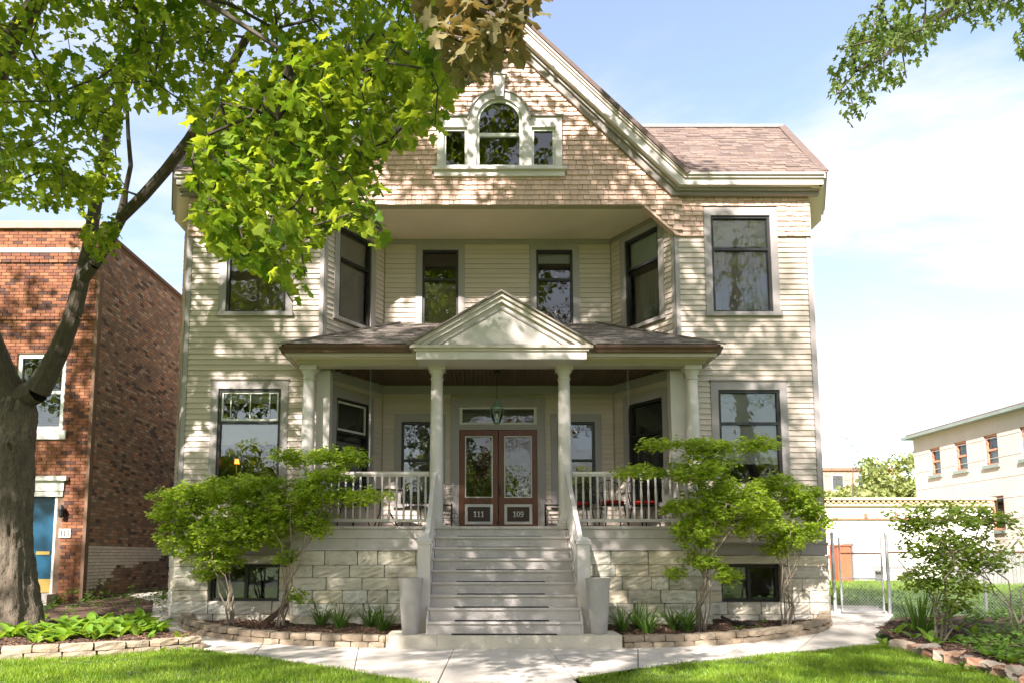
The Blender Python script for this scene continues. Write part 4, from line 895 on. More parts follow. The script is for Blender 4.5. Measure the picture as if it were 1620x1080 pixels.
# lantern
lx, ly = -.05, 14.0; lan = thing('pendant_lantern', (lx, ly, 3.9), 'verdigris bell lantern hanging in front of the porch doors', 'lantern')
m_verd = mat('verdigris', (.22, .30, .24), .5, .05, 8, .2, metal=.3); m_lg = glass_mat('lantern_glass', 1.5, (.9, .95, .9))
mb = MB(); mb.lathe((lx, ly, 4.12), [(.125, 0), (.13, .03), (.10, .06), (.06, .13), (.025, .17), (.02, .19)], 16); mb.build('lantern_cap', m_verd, lan, True)
mb = MB(); mb.lathe((lx, ly, 3.86), [(.055, 0), (.09, .08), (.118, .18), (.122, .26)], 16); mb.f = mb.f[:-2]; mb.build('lantern_glass', m_lg, lan, True)
mb = MB()
for k in range(6):
    a = k * PI / 3; mb.tube([(lx + r * math.cos(a), ly + r * math.sin(a), 3.86 + z) for r, z in ((.057, 0), (.092, .08), (.12, .18), (.124, .26))], .005, 5)
mb.lathe((lx, ly, 3.845), [(.03, 0), (.058, .012), (.058, .025), (.03, .026)], 12); mb.build('lantern_cage', m_verd, lan); mb = MB(); mb.tube([(lx, ly, 4.30), (lx, ly, 4.85)], .006, 6); mb.lathe((lx, ly, 4.825), [(.05, 0), (.055, .02), (.05, .033)], 14); mb.build('chain', m_blackmetal, lan)
mb = MB(); mb.tube([(lx, ly, 3.95), (lx, ly, 4.04)], .016, 8); mb.build('candle', m_sign, lan)
# porch swing chains
for s, x, zb in ((-1, -2.42, 3.0), (1, 2.40, 4.1)):
    mb = MB(); zc_ = 4.855; k = 0
    while zc_ > zb:
        mb.tube([(x + (.011 * math.cos(t) if k % 2 else 0), 13.7 + (0 if k % 2 else .011 * math.cos(t)), zc_ - .024 + .024 * math.sin(t)) for t in np.linspace(0, 2 * PI, 9)], .0035, 4, False); zc_ -= .038; k += 1
    tag(mb.build('hanging_chain', m_galv, loc=(x, 13.7, 4.85)), 'steel chain hanging from the porch ceiling %s of the doors' % ('left' if s < 0 else 'right'), 'chain')
# chairs, table, stands
def chair(x, y, rz, label, group):
    t = thing('metal_chair', (x, y, FZ), label, 'chair', group); R = Matrix.Rotation(rz, 3, 'Z')
    def W(p): return tuple(R @ Vector(p) + Vector((x, y, FZ)))
    mb = MB(); mb.tube([W((.22 * math.cos(a), .22 * math.sin(a), .43)) for a in np.linspace(0, 2 * PI, 17)], .012, 6, False)
    for q in np.linspace(-.16, .16, 7): mb.tube([W((q, -math.sqrt(.22 ** 2 - q * q), .43)), W((q, math.sqrt(.22 ** 2 - q * q), .43))], .006, 4)
    mb.build('seat', m_blackmetal, t)
    for sx, sy in ((-1, -1), (1, -1), (-1, 1), (1, 1)): MB().tube([W((sx * .16, sy * .15, .43)), W((sx * .19, sy * .18, .2)), W((sx * .22, sy * .22, .0))], .011, 6).build('leg', m_blackmetal, t)
    mb = MB(); mb.tube([W(p) for p in ((-.2, .15, .43), (-.22, .21, .7), (-.18, .24, .86), (0, .26, .93), (.18, .24, .86), (.22, .21, .7), (.2, .15, .43))], .012, 6)
    for q in (-.12, -.06, 0, .06, .12): mb.tube([W((q, .19, .44)), W((q, .25, .90 - abs(q) * .4))], .006, 4)
    mb.tube([W((-.21, .21, .68)), W((.21, .21, .68))], .006, 4); mb.build('backrest', m_blackmetal, t)
    mb = MB()
    for s in (-1, 1): mb.tube([W(p) for p in ((s * .22, .2, .66), (s * .26, .05, .67), (s * .26, -.12, .65), (s * .2, -.16, .43))], .011, 6)
    mb.build('armrest', m_blackmetal, t); return t
def cushion(x, y, rz, label):
    mb = MB(); mb.lathe((x, y, FZ + .446), [(.19, 0), (.215, .02), (.22, .04), (.20, .065), (.1, .072)], 20); tag(mb.build('seat_cushion', m_red, smooth=True, loc=(x, y, FZ + .446)), label, 'cushion', 'red cushions on the porch chairs')
G1 = 'metal chairs on the porch'
for x, y, rz, a in ((1.58, 14.4, -.5, 'nearest the double door'), (2.12, 13.95, .15, 'in the middle by the right railing'), (2.72, 14.05, .7, 'in the right corner of the porch')):
    chair(x, y, rz, 'black wrought metal chair ' + a, G1); cushion(x, y, rz, 'red seat cushion on the metal chair ' + a)
chair(-2.75, 14.0, -.6, 'black metal chair in the left corner of the porch', G1); chair(-1.62, 14.5, .5, 'black metal chair without cushion beside the left porch table', G1)
tb_ = thing('porch_table', (-2.2, 14.15, FZ), 'round black metal table behind the left railing', 'table'); mb = MB(); mb.lathe((-2.2, 14.15, FZ + .70), [(.36, 0), (.37, .015), (.36, .03)], 28); mb.build('table_top', m_blackmetal, tb_)
for k in range(3): a = k * 2.1 + .3; MB().tube([(-2.2 + .08 * math.cos(a), 14.15 + .08 * math.sin(a), FZ + .70), (-2.2 + .12 * math.cos(a), 14.15 + .12 * math.sin(a), FZ + .3), (-2.2 + .3 * math.cos(a), 14.15 + .3 * math.sin(a), FZ)], .014, 6).build('leg', m_blackmetal, tb_)
for s, nm in ((-1, 'left'), (1, 'right')):
    x = s * 1.10; st = thing('wire_stand', (x, 14.95, FZ), 'low black wire stand %s of the double door' % nm, 'stand', 'stands flanking the door'); mb = MB()
    for dx in (-.16, .16):
        for dy in (-.1, .1): mb.tube([(x + dx, 14.95 + dy, FZ), (x + dx, 14.95 + dy, FZ + .52)], .012, 6)
    mb.build('frame', m_blackmetal, st); mb = MB()
    for zz_ in (.12, .5):
        for dy in (-.1, 0, .1): mb.tube([(x - .16, 14.95 + dy, FZ + zz_), (x + .16, 14.95 + dy, FZ + zz_)], .009, 6)
        for dx in (-.16, .16): mb.tube([(x + dx, 14.85, FZ + zz_), (x + dx, 15.05, FZ + zz_)], .009, 6)
    mb.build('shelf', m_blackmetal, st)
# lamp in the lower left room, fan in the upper right recess window
lp = thing('table_lamp', (-5.02, 14.15, 2.6), 'small lit orange lamp behind the lower left window', 'lamp')
m_glow = mat('lit_lampshade', (.8, .3, .08), .8, emit=((1, .2, .025), .8)); mb = MB(); mb.lathe((-5.02, 14.15, 3.10), [(.05, 0), (.03, .09)], 12); mb.build('lamp_shade', m_glow, lp, True)
mb = MB(); mb.lathe((-5.02, 14.15, 2.6), [(.07, 0), (.06, .03), (.015, .06), (.015, .54)], 12); mb.build('lamp_base', m_brass, lp); MB().box(-5.35, -4.6, 14.0, 14.4, 1.77, 2.598).build('side_table', m_wooddk); tag(bpy.data.objects['side_table'], 'dark side table under the lamp behind the lower left window', 'table')
fc = Vector(AR.P(AR.L * .56, 6.16, -.16)); fan = thing('desk_fan', tuple(fc - Vector((0, 0, .2))), 'round white fan in the angled upper right window', 'fan'); mb = MB()
def fp(r, a, o=0): return tuple(fc + Vector((AR.t.x * r * math.cos(a) + AR.n.x * o, AR.t.y * r * math.cos(a) + AR.n.y * o, r * math.sin(a))))
for r in (.06, .11, .16): mb.tube([fp(r, a, .03) for a in np.linspace(0, 2 * PI, 25)], .006 if r < .15 else .014, 5, False)
for k in range(16): mb.tube([fp(.03, k * PI / 8, .04), fp(.16, k * PI / 8, .025)], .003, 4)
mb.build('guard', m_sign, fan)
for k in range(4):
    a = k * PI / 2 + .3; MB().poly([fp(.02, a, .01), fp(.13, a - .35, .02), fp(.145, a + .1, .005), fp(.12, a + .45, -.01)]).build('blade', m_sign, fan)
mb = MB(); mb.tube([tuple(fc - Vector((0, 0, .15))), tuple(fc - Vector((0, 0, .26)))], .02, 8); mb.build('stand', m_sign, fan)
# downspout ends lying in the beds
for pts, lb, mm in (([at(452, 955, 13.25), at(440, 968, 13.0), at(418, 985, 12.4)], 'brown drain pipe lying in the left mulch bed', m_gutter), ([at(1142, 975, 13.2), at(1165, 985, 12.7), at(1195, 992, 12.5)], 'thin black hose lying in the right mulch bed', m_rubber)):
    r = .05 if mm is m_gutter else .022; pts = [Vector((p.x, p.y, max(p.z, .22))) for p in pts]; tag(MB().tube(pts, r, 10).build('drain_pipe', mm, smooth=True), lb, 'pipe')

# ------------------------------------------------------------------ brick neighbour
m_copestone = mat('weathered_coping', (.30, .24, .19), .85, .03, 5, .2)
m_band = mat('stone_band', (.42, .36, .31), .8, .03, 5, .15)
nb = thing('brick_building', (-11, 19, .3), 'two storey orange brick building with teal door at the left', 'building')
NX, NY, NT = -8.84, 16.0, 8.70
NF = Fr((-14.5, NY), (NX, NY)); NS_ = Fr((NX, NY), (NX, 27)); nf = lambda x: x + 14.5
nwin, ndoor = (nf(-10.52), nf(-9.45), 4.06, 5.76), (nf(-10.55), nf(-9.46), .45, 2.62)
wall_mb(NF, 0, NT, [nwin, ndoor], .3).build('wall', m_bmortar, nb); MB().fbox(NS_, .3, NS_.L, 0, NT - .12, -.3, 0).build('wall', m_bmortar, nb)
br = MB(); br.hexa([(0, -.012, 0), (1, -.012, 0), (1, .004, 0), (0, .004, 0), (0, -.012, 1), (1, -.012, 1), (1, .004, 1), (0, .004, 1)])
bl, ch_ = [], .0725
def courses(fr, z0, z1, a0, a1, blocks, out, mm=None):
    r = 0; z = z0
    while z < z1 - .04:
        bl_ = [(b[0], b[1]) for b in blocks if b[2] < z + .04 and b[3] > z + .03]
        proj_ = 0
        if fr is NF: proj_ = .035 if any(abs(z - q) < .04 for q in (6.55, 6.62, 7.85, 7.92, 8.0)) else 0
        for s0, s1 in free(a0, a1, bl_):
            a = s0 - (.105 if r % 2 else 0) - (s0 - a0) % .21
            while a < s1 - .02:
                p, q = max(a, s0), min(a + .205, s1)
                if q - p > .03: out.append(fr.mat(p, z, random.uniform(-.002, .002) + proj_, q - p - .008, 1, ch_ - .011))
                a += .21
        r += 1; z += ch_
fb = []
courses(NF, .35, NT - .1, nf(-13.2), NF.L + .01, [(nwin[0] - .0, nwin[1] + .0, nwin[2] - .2, nwin[3] + .0), (ndoor[0] - .12, ndoor[1] + .12, .3, 3.08), (0, 9, 8.02, 8.17)], fb)
fb.sort(key=lambda m: (proj([m.translation])[2][0] + (6 if not 60 < proj([m.translation])[0][0] < 160 else 0) + abs(proj([m.translation])[1][0] - 760) / 300))
pieces('face_brick', br, m_brick, nb, fb, 300, 'face_brick_field')
sb, wb = [], []
courses(NS_, .35, NT - .2, -.01, 8.2, [], sb)
low = lambda m: min(.35 + .50 * (m.translation.y - 16), .98 + .07 * (m.translation.y - 16)) + .06 * math.sin(m.translation.y * 5.1)
for m in list(sb):
    z, y = m.translation.z, m.translation.y
    if low(m) + random.uniform(-.06, .06) < z < 1.52: wb.append(m); sb.remove(m)
pieces('common_brick', br, m_brick2, nb, sb, 0, 'common_brick_field'); pieces('painted_brick', br, m_whitewash, nb, wb, 150, 'painted_brick_field')
MB().box(-14.5, NX + .06, NY - .08, NY + .25, NT - .1, NT + .06).build('coping', m_copestone, nb); MB().box(-14.5, NX + .03, NY - .06, NY + .02, 8.04, 8.15).build('stone_band', m_band, nb)
MB().fbox(NS_, .25, NS_.L, NT - .13, NT - .05, -.34, .05).build('coping', m_bmortar, nb); MB().box(NX - .02, NX + .045, NY - .03, NY + .12, .4, 7.6).build('corner_strip', m_bmortar, nb)
MB().box(-14.4, NX - .1, NY + .2, 27, 7.6, 7.7).build('roof', m_roof, nb); MB().box(-14.5, NX, 26.9, 27, 0, 8.3).build('wall', m_bmortar, nb); MB().box(-14.45, -14.3, 16.3, 27, 0, 8.3).build('wall', m_bmortar, nb)
a0, a1, z0, z1 = nwin; f = .09; mb = MB()
for q in ((a0, a0 + f, z0, z1), (a1 - f, a1, z0, z1), (a0 + f, a1 - f, z0, z0 + f), (a0 + f, a1 - f, z1 - f, z1), (a0 + f, a1 - f, (z0 + z1) / 2 - .04, (z0 + z1) / 2 + .03)): mb.fbox(NF, *q, -.14, -.03)
w = mb.build('window', m_sign, nb)
for za, zb in ((z0 + f, (z0 + z1) / 2 - .04), ((z0 + z1) / 2 + .03, z1 - f)): MB().poly([NF.P(a0 + f, za, -.08), NF.P(a1 - f, za, -.08), NF.P(a1 - f, zb, -.08), NF.P(a0 + f, zb, -.08)]).build('pane', m_glass, w)
for k in range(22): MB().fbox(NF, a0 + .05, a1 - .05, z0 + .06 + k * .034, z0 + .075 + k * .034, -.20, -.18).build('blind_slat', m_greyshade, w)
MB().fbox(NF, a0 - .1, a1 + .1, z0 - .2, z0, -.1, .05).build('sill', m_lime, w); MB().fbox(NF, a0 - .2, a1 + .2, 3.8, 6.0, -1.2, -1.1).build('interior_wall', m_room, nb)
a0, a1, z0, z1 = ndoor; d = MB().fbox(NF, a0 + .06, a1 - .06, .56, z1, -.2, -.12).build('door', m_teal, nb); d['label'] = 'teal front door with brass kick plate'
MB().fbox(NF, a0 + .06, a1 - .06, .575, .86, -.12, -.112).build('kick_plate', m_brass, d); MB().fbox(NF, a1 - .45, a1 - .16, 1.38, 1.45, -.12, -.10).build('mail_slot', m_brass, d)
for q in ((a0, a0 + .06), (a1 - .06, a1)): MB().fbox(NF, *q, .45, z1, -.2, -.02).build('door_frame', m_sign, nb)
mb = MB(); mb.fbox(NF, a0 - .12, a1 + .12, z1, z1 + .12, -.1, .03); mb.fbox(NF, a0 - .14, a1 + .14, z1 + .12, z1 + .34, -.1, .05); mb.fbox(NF, a0 - .22, a1 + .22, z1 + .34, z1 + .43, -.1, .12); mb.build('door_hood', m_lime, nb)
MB().fbox(NF, a0 - .1, a1 + .1, .2, .555, -.2, .35).build('door_step', m_conc, nb)
mb = MB(); mb.fbox(NF, nf(-9.37), nf(-9.12), 1.74, 1.93, .0, .03); pq = mb.build('number_plaque', m_lime, nb); mb = MB()
for k, c in enumerate('113'): digit(mb, c, -9.245 + (k - 1) * .066, 1.785, .10, NY - .037, NY - .029)
mb.build('house_number', m_darkshade, pq)
mb = MB(); mb.lathe((-9.30, NY - .11, 2.16), [(.02, 0), (.055, .03), (.06, .16), (.075, .17), (.03, .25), (.01, .28)], 10); mb.box(-9.34, -9.26, NY - .06, NY, 2.26, 2.36); mb.build('wall_lantern', m_blackmetal, nb)

# ------------------------------------------------------------------ buildings at the right
bb_ = thing('beige_building', (20, 24, .4), 'beige two storey building with green roof edge at the right', 'building'); BX = 18.6; BF = Fr((BX, 32.4), (BX, 12.0))
hol = []
for y0_, y1_, za, zb in ((30.55, 31.25, 4.72, 5.86), (28.85, 29.6, 4.72, 5.86), (27.1, 27.85, 4.72, 5.86), (25.2, 25.95, 4.72, 5.86), (23.3, 24.05, 4.72, 5.86), (28.85, 29.6, 2.3, 3.5), (27.0, 27.75, 2.3, 3.55), (24.4, 25.1, 2.3, 3.5), (21.5, 22.3, 4.72, 5.86)): hol.append((32.4 - y1_, 32.4 - y0_, za, zb))
wall_mb(BF, .3, 6.45, hol, .3).build('wall', m_beige, bb_); MB().box(BX + .31, 28, 32.1, 32.39, .3, 6.44).build('wall', m_beige, bb_); MB().box(BX + .31, 28, 12.01, 12.3, .3, 6.44).build('wall', m_beige, bb_); MB().box(27.9, 28, 12.3, 32, .3, 6.45).build('wall', m_beige, bb_)
MB().box(BX - .35, 28.2, 11.8, 32.75, 6.45, 6.56).build('roof_edge', m_green, bb_); MB().box(BX - .2, 28.1, 11.9, 32.6, 6.56, 6.66).build('roof', m_roof, bb_)
for r in range(7): MB().fbox(BF, 0, BF.L, 1.2 + r * .75, 1.215 + r * .75, 0, .012).build('wall_joint', m_beige, bb_)
for a0, a1, z0, z1 in hol:
    mb = MB(); f = .08
    for q in ((a0, a0 + f, z0, z1), (a1 - f, a1, z0, z1), (a0 + f, a1 - f, z0, z0 + f), (a0 + f, a1 - f, z1 - f, z1), (a0 + f, a1 - f, (z0 + z1) / 2 - .04, (z0 + z1) / 2 + .04)): mb.fbox(BF, *q, -.2, -.08)
    w = mb.build('window', m_salmon, bb_); MB().poly([BF.P(a0 + f, z0 + f, -.14), BF.P(a1 - f, z0 + f, -.14), BF.P(a1 - f, z1 - f, -.14), BF.P(a0 + f, z1 - f, -.14)]).build('pane', m_glass, w); MB().fbox(BF, a0 - .08, a1 + .08, z0 - .12, z0, -.1, .08).build('sill', m_green, w); MB().fbox(BF, a0 + .02, a1 - .02, z0 + .1, z0 + (z1 - z0) * .52, -.28, -.25).build('blind', m_blindw, w)
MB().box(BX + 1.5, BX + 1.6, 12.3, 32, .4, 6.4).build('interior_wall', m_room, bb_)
gg = thing('white_garage', (15, 28, .5), 'low white building with tan cornice behind the yard', 'building')
MB().box(9.5, BX - .45, 27, 34, .3, 3.15).build('wall', m_garage, gg); mb = MB(); mb.box(9.4, BX - .43, 26.9, 34.1, 3.15, 3.28); mb.build('cornice', m_tan, gg); MB().box(9.3, BX - .40, 26.8, 34.2, 3.36, 3.46).build('cornice', m_tan, gg)
dn = MB().box(0, .10, 0, .12, 0, .08); pieces('dentil', dn, m_tan, gg, [Matrix.Translation((9.5 + i * .2, 26.84, 3.28)) for i in range(43)], 60)
MB().box(9.3, BX - .42, 26.94, 27, 2.66, 2.72).build('ledge', m_rust, gg)
for x in (13.5, 14.6): MB().box(x, x + .1, 26.92, 27, 2.72, 2.9).build('bracket', m_rust, gg)
ob = thing('orange_cabinet', (12.35, 26.2, .47), 'tall orange painted cabinet seen through the gate', 'cabinet'); MB().box(11.95, 12.40, 25.9, 26.5, .45, 1.70).build('body', m_orange, ob); MB().box(12.44, 12.50, 25.85, 26.5, .45, 1.8).build('side_post', m_greywood, ob); MB().box(11.9, 12.5, 25.85, 26.55, 1.71, 1.76).build('top', m_orange, ob)
pt_ = thing('patio_bench', (13.6, 25.6, .47), 'dark patio bench in the yard beyond the gate', 'bench'); MB().box(13.1, 14.2, 25.3, 25.8, .82, .88).build('seat', m_greywood, pt_); MB().box(13.1, 14.2, 25.8, 25.85, .9, 1.0).build('backrest', m_greywood, pt_)
for x in (13.15, 14.1): MB().box(x, x + .06, 25.35, 25.8, .46, .82).build('leg', m_greywood, pt_)
gf = thing('board_fence', (14.6, 23, .47), 'grey upright board fence behind the garden bush', 'fence')
for i in range(40): MB().box(13.75 + i * .12, 13.855 + i * .12, 23.0, 23.03, .4, 1.55 + random.uniform(-.01, .01)).build('board', m_greywood, gf)
for z in (.7, 1.3): MB().box(13.75, 18.5, 23.03, 23.07, z, z + .08).build('fence_rail', m_greywood, gf)
rb = thing('distant_brick_building', (40, 78, .5), 'distant red brick building beyond the trees', 'building'); MB().box(35.5, 44, 78, 90, 0, 10.3).build('wall', m_hazedred, rb); MB().box(35.3, 44.2, 77.8, 90.2, 10.3, 10.6).build('roof', m_rust, rb)
for i in range(3):
    for z in (5.4, 8.2): w = MB().box(36.4 + i * 2.7, 37.7 + i * 2.7, 77.93, 78, z, z + 1.7).build('window', m_sign, rb); MB().box(36.5 + i * 2.7, 37.6 + i * 2.7, 77.9, 77.92, z + .1, z + 1.6).build('pane', m_glass, w)

# wire fence and gate
def lattice(mb, x0, x1, z0, z1, y, s=.062, r=.003):
    H = z1 - z0; k = -int(H / s) - 1
    while x0 + k * s < x1:
        for sg in (0, 1):
            p = [x0 + k * s, z0] if not sg else [x0 + k * s, z1]; q = [p[0] + H, z1] if not sg else [p[0] + H, z0]
            for e in (p, q): pass
            (xa, za), (xb, zb) = p, q; m = (zb - za) / (xb - xa)
            if xa < x0: za += m * (x0 - xa); xa = x0
            if xb > x1: zb -= m * (xb - x1); xb = x1
            if xb - xa > .01: mb.tube([(xa, y + (.003 if sg else -.003), za), (xb, y + (.003 if sg else -.003), zb)], r, 3, False)
        k += 1
    return mb
GY = 14.4
gt = thing('wire_gate', (6.9, GY, .25), 'chain link gate with steel frame right of the house', 'gate'); mb = MB(); x0, x1 = 6.53, 7.33
mb.tube([(x0, GY, .30), (x0, GY, 1.70), (x1, GY, 1.70), (x1, GY, .30), (x0, GY, .30)], .021, 8); mb.build('frame', m_galv, gt); MB().tube([(x0, GY, 1.40), (x1, GY, 1.40)], .015, 8).build('crossbar', m_rust, gt); MB().tube([(x0, GY, .92), (x1, GY, .92)], .015, 8).build('crossbar', m_galv, gt); tag(lattice(MB(), x0, x1, .31, 1.69, GY).build('wire_mesh', m_galv, gt), kind='stuff')
for x, nm in ((6.40, 'left'), (7.44, 'right')):
    mb = MB(); mb.tube([(x, GY, .1), (x, GY, 1.76)], .032, 10); mb.lathe((x, GY, 1.76), [(.036, 0), (.03, .03), (.008, .05)], 10); tag(mb.build('gate_post', m_galv, smooth=True, loc=(x, GY, .2)), 'galvanised post on the %s of the wire gate' % nm, 'post')
fe = thing('wire_fence', (10, GY, .25), 'chain link fence running right from the gate', 'fence'); MB().tube([(7.45, GY, 1.42), (14.5, GY, 1.42)], .02, 8).build('top_rail', m_rust, fe); tag(lattice(MB(), 7.46, 14.5, .22, 1.42, GY).build('wire_mesh', m_galv, fe), kind='stuff')
for x in (9.3, 11.6, 14.4): MB().tube([(x, GY + .03, .1), (x, GY + .03, 1.5)], .028, 8).build('fence_post', m_galv, fe)
# ------------------------------------------------------------------ foliage helpers
def tmpl(half, cy=.36, fold=-.26):
    pts = [(0, 0)] + half + [(0, 1.0)] + [(-x, y) for x, y in half[::-1]]; V = [(0, cy, 0)] + [(x, y, fold * abs(x) - .30 * max(0, y - .45) + .10 * math.sin(9 * y + 5 * x)) for x, y in pts]; n = len(pts)
    return np.array(V, float), np.array([(0, 1 + i, 1 + (i + 1) % n) for i in range(n)])
MAPLE = tmpl([(.10, -.07), (.36, -.05), (.27, .12), (.58, .36), (.36, .41), (.25, .52), (.24, .74)])
MAPLE_S = tmpl([(.34, -.04), (.52, .38), (.22, .60)])
SILVER = tmpl([(.24, .05), (.14, .18), (.46, .44), (.15, .45), (.16, .70)])
ELLIP = tmpl([(.24, .25), (.22, .62)], .45, -.1)
def norm(a): return a / np.maximum(np.linalg.norm(a, axis=-1, keepdims=True), 1e-9)
def leaves_v(T, P, tip, nrm, size):
    y = norm(tip); z = norm(nrm - y * (nrm * y).sum(-1, keepdims=True)); x = np.cross(y, z); B = np.stack([x, y, z], 1) * size[:, None, None]
    return np.einsum('kc,ncd->nkd', T[0], B) + P[:, None]
def leaf_mesh(name, T, P, tip, nrm, size):
    V = leaves_v(T, P, tip, nrm, size); n, k = V.shape[:2]; return fast_mesh(name, V.reshape(-1, 3), (T[1][None] + (np.arange(n) * k)[:, None, None]).reshape(-1, 3))
def hang(n, droop=.75, spread=.7):      # tip directions and normals of hanging leaves
    a = rng.uniform(0, 2 * PI, n); tip = np.stack([np.cos(a) * spread, np.sin(a) * spread, -droop * rng.uniform(.2, 1.3, n)], 1)
    nr = np.stack([np.cos(a) * .6, np.sin(a) * .6, rng.uniform(.4, 1.1, n)], 1) + rng.normal(0, .35, (n, 3)); return tip, nr
def clump_pts(C, R, per, flat=.65):
    C = np.asarray(C, float); n = len(C) * per; d = norm(rng.normal(0, 1, (n, 3))) * (rng.random(n) ** .45)[:, None]; d[:, 2] *= flat
    return np.repeat(C, per, 0) + d * np.repeat(np.broadcast_to(R, (len(C),)), per)[:, None]
class Skel:
    def __init__(s): s.p = []; s.par = []; s.r = []
    def limb(s, pts, start=None):       # pts: (point, radius)
        prev = start
        if prev is None and s.p: prev = s.near(pts[0][0])
        ids = []
        for q, r in pts: s.p.append(Vector(q)); s.par.append(-1 if prev is None else prev); s.r.append(r); prev = len(s.p) - 1; ids.append(prev)
        return ids
    def near(s, q): A = np.array(s.p); return int(np.argmin(((A - np.array(q)) ** 2).sum(1)))
    def grow(s, targets, jit=.12, step=.6, sag=.0):
        tg = np.array(targets); A = np.array(s.p); d0 = np.array([((A - t) ** 2).sum(1).min() for t in tg])
        for i in np.argsort(d0):
            t = Vector(tg[i]); k = s.near(t); a = s.p[k]; L = (t - a).length; n = max(1, int(L / step))
            for j in range(1, n + 1):
                q = a.lerp(t, j / n); 
                if j < n: q = q + Vector((random.uniform(-1, 1), random.uniform(-1, 1), random.uniform(-.6, 1))) * jit * min(1, L) + Vector((0, 0, sag * L * math.sin(PI * j / n)))
                s.p.append(q); s.par.append(k); s.r.append(None); k = len(s.p) - 1
    def mesh(s, tipr=.006, n=5, ex=.45, rmax=.2):
        N_ = len(s.p); cnt = np.zeros(N_); kids = [0] * N_
        for i in range(N_ - 1, -1, -1):
            if kids[i] == 0: cnt[i] += 1
            if s.par[i] >= 0: cnt[s.par[i]] += cnt[i]; kids[s.par[i]] += 1
        R = [s.r[i] if s.r[i] is not None else min(tipr * cnt[i] ** ex, rmax) for i in range(N_)]
        mb = MB()
        for i in range(N_):
            k = s.par[i]
            if k < 0: continue
            r0 = min(R[k], R[i] * 1.35 if s.r[i] is None else R[k]); m = n if R[i] < .03 else 9
            mb.tube([s.p[k], s.p[i]], [r0, R[i]], m, False)
        return mb
FRAME = [(-25, -25), (1645, -25), (1645, 1105), (-25, 1105)]
def visible_ok(P, allowed, margin=0):
    x, y, d = proj(P); inf = (d > .2) & inpoly(x, y, FRAME); ok = ~inf
    for pl in allowed: ok |= inf & inpoly(x, y, pl)
    return ok
def make_leaves(root, T, mtl, P, sizes, nind, name='leaf', crown='crown', simple=None, droop=.75):
    """the nearest leaves in view as single objects, all the others in one crown"""
    n = len(P); tip, nr = hang(n, droop); x, y, d = proj(P); vis = (d > .3) & inpoly(x, y, FRAME); px = np.where(vis, sizes / np.maximum(d, .1), 0); order = np.argsort(-px); top = [i for i in order[:nind] if px[i] > 0]
    me = bpy.data.meshes.new(name); me = fast_mesh(name, T[0], T[1]); me.materials.append(mtl)
    Y = norm(tip); Z = norm(nr - Y * (nr * Y).sum(-1, keepdims=True)); X = np.cross(Y, Z)
    for i in top: s = sizes[i]; piece(name, me, root, xform(X[i] * s, Y[i] * s, Z[i] * s, P[i]))
    rest = np.ones(n, bool); rest[top] = False; off = np.array(root.location)
    vv = rest & vis; hh = rest & ~vis
    parts = []
    for msk, TT in ((vv, T), (hh, simple or T)):
        if msk.any(): parts.append((leaves_v(TT, P[msk], tip[msk], nr[msk], sizes[msk]) - off, TT))
    Vs, Fs, b = [], [], 0
    for V, TT in parts: nn, k = V.shape[:2]; Vs.append(V.reshape(-1, 3)); Fs.append((TT[1][None] + (np.arange(nn) * k)[:, None, None]).reshape(-1, 3) + b); b += nn * k
    o = bpy.data.objects.new(crown, fast_mesh(crown, np.concatenate(Vs), np.concatenate(Fs))); COL.objects.link(o); o.parent = root; o.data.materials.append(mtl); tag(o, kind='stuff'); return o
def rand_in(poly, n, y0, y1, f=lambda p: p):
    P = []
    xs = [p[0] for p in poly]; ys = [p[1] for p in poly]
    while len(P) < n:
        x, y = random.uniform(min(xs), max(xs)), random.uniform(min(ys), max(ys))
        if inpoly([x], [y], poly)[0]: P.append(tuple(at(x, y, random.uniform(y0, y1))))
    return P

# ------------------------------------------------------------------ the big maple at the left
R1 = [(-60, -80), (760, -80), (700, 30), (650, 140), (560, 190), (430, 235), (340, 250), (300, 190), (270, 170), (235, 185), (205, 160), (185, 240), (120, 255), (60, 235), (20, 315), (-60, 330)]
R2 = [(135, 250), (185, 240), (200, 320), (185, 395), (150, 415), (135, 390), (118, 320)]
R2b = [(-40, 230), (60, 215), (150, 300), (110, 330), (30, 320), (-40, 330)]
R3 = [(300, 225), (360, 150), (560, 40), (715, 40), (725, 130), (690, 215), (612, 238), (598, 330), (612, 372), (588, 392), (562, 352), (525, 362), (490, 405), (482, 470), (466, 488), (440, 440), (395, 425), (335, 398), (304, 340)]
ALLOW = [R1, R2, R2b, [(x, y) for x, y in R3]]
tree = thing('maple_tree', (-7.25, 11.9, .2), 'big maple with forked trunk and bright green leaves at the left', 'tree')
tk = [(at(20, 995, 11.9), .43), (at(20, 965, 11.9), .38), (at(19, 920, 11.9), .33), (at(17, 840, 11.9), .295), (at(17, 760, 11.9), .285), (at(20, 700, 11.9), .30), (at(26, 655, 11.9), .29), (at(29, 630, 11.9), .22)]
sk = Skel(); base_ids = sk.limb([(p, r) for p, r in tk[-2:]])
L1 = sk.limb([(at(60, 618, 11.8), .19), (at(92, 558, 11.7), .15), (at(115, 500, 11.6), .132), (at(130, 440, 11.5), .118), (at(140, 395, 11.4), .102), (at(150, 330, 11.4), .095), (at(162, 260, 11.4), .085), (at(174, 200, 11.3), .075), (at(215, 90, 11.0), .09), (at(240, -60, 10.6), .07), (at(250, -250, 10.0), .05)], base_ids[-1])
L2 = sk.limb([(at(150, 418, 11.2), .085), (at(176, 376, 11.0), .08), (at(192, 345, 10.8), .078), (at(225, 312, 10.5), .082), (at(262, 270, 10.2), .078), (at(298, 222, 9.9), .07), (at(330, 170, 9.5), .06), (at(390, 60, 8.8), .05)], L1[3])
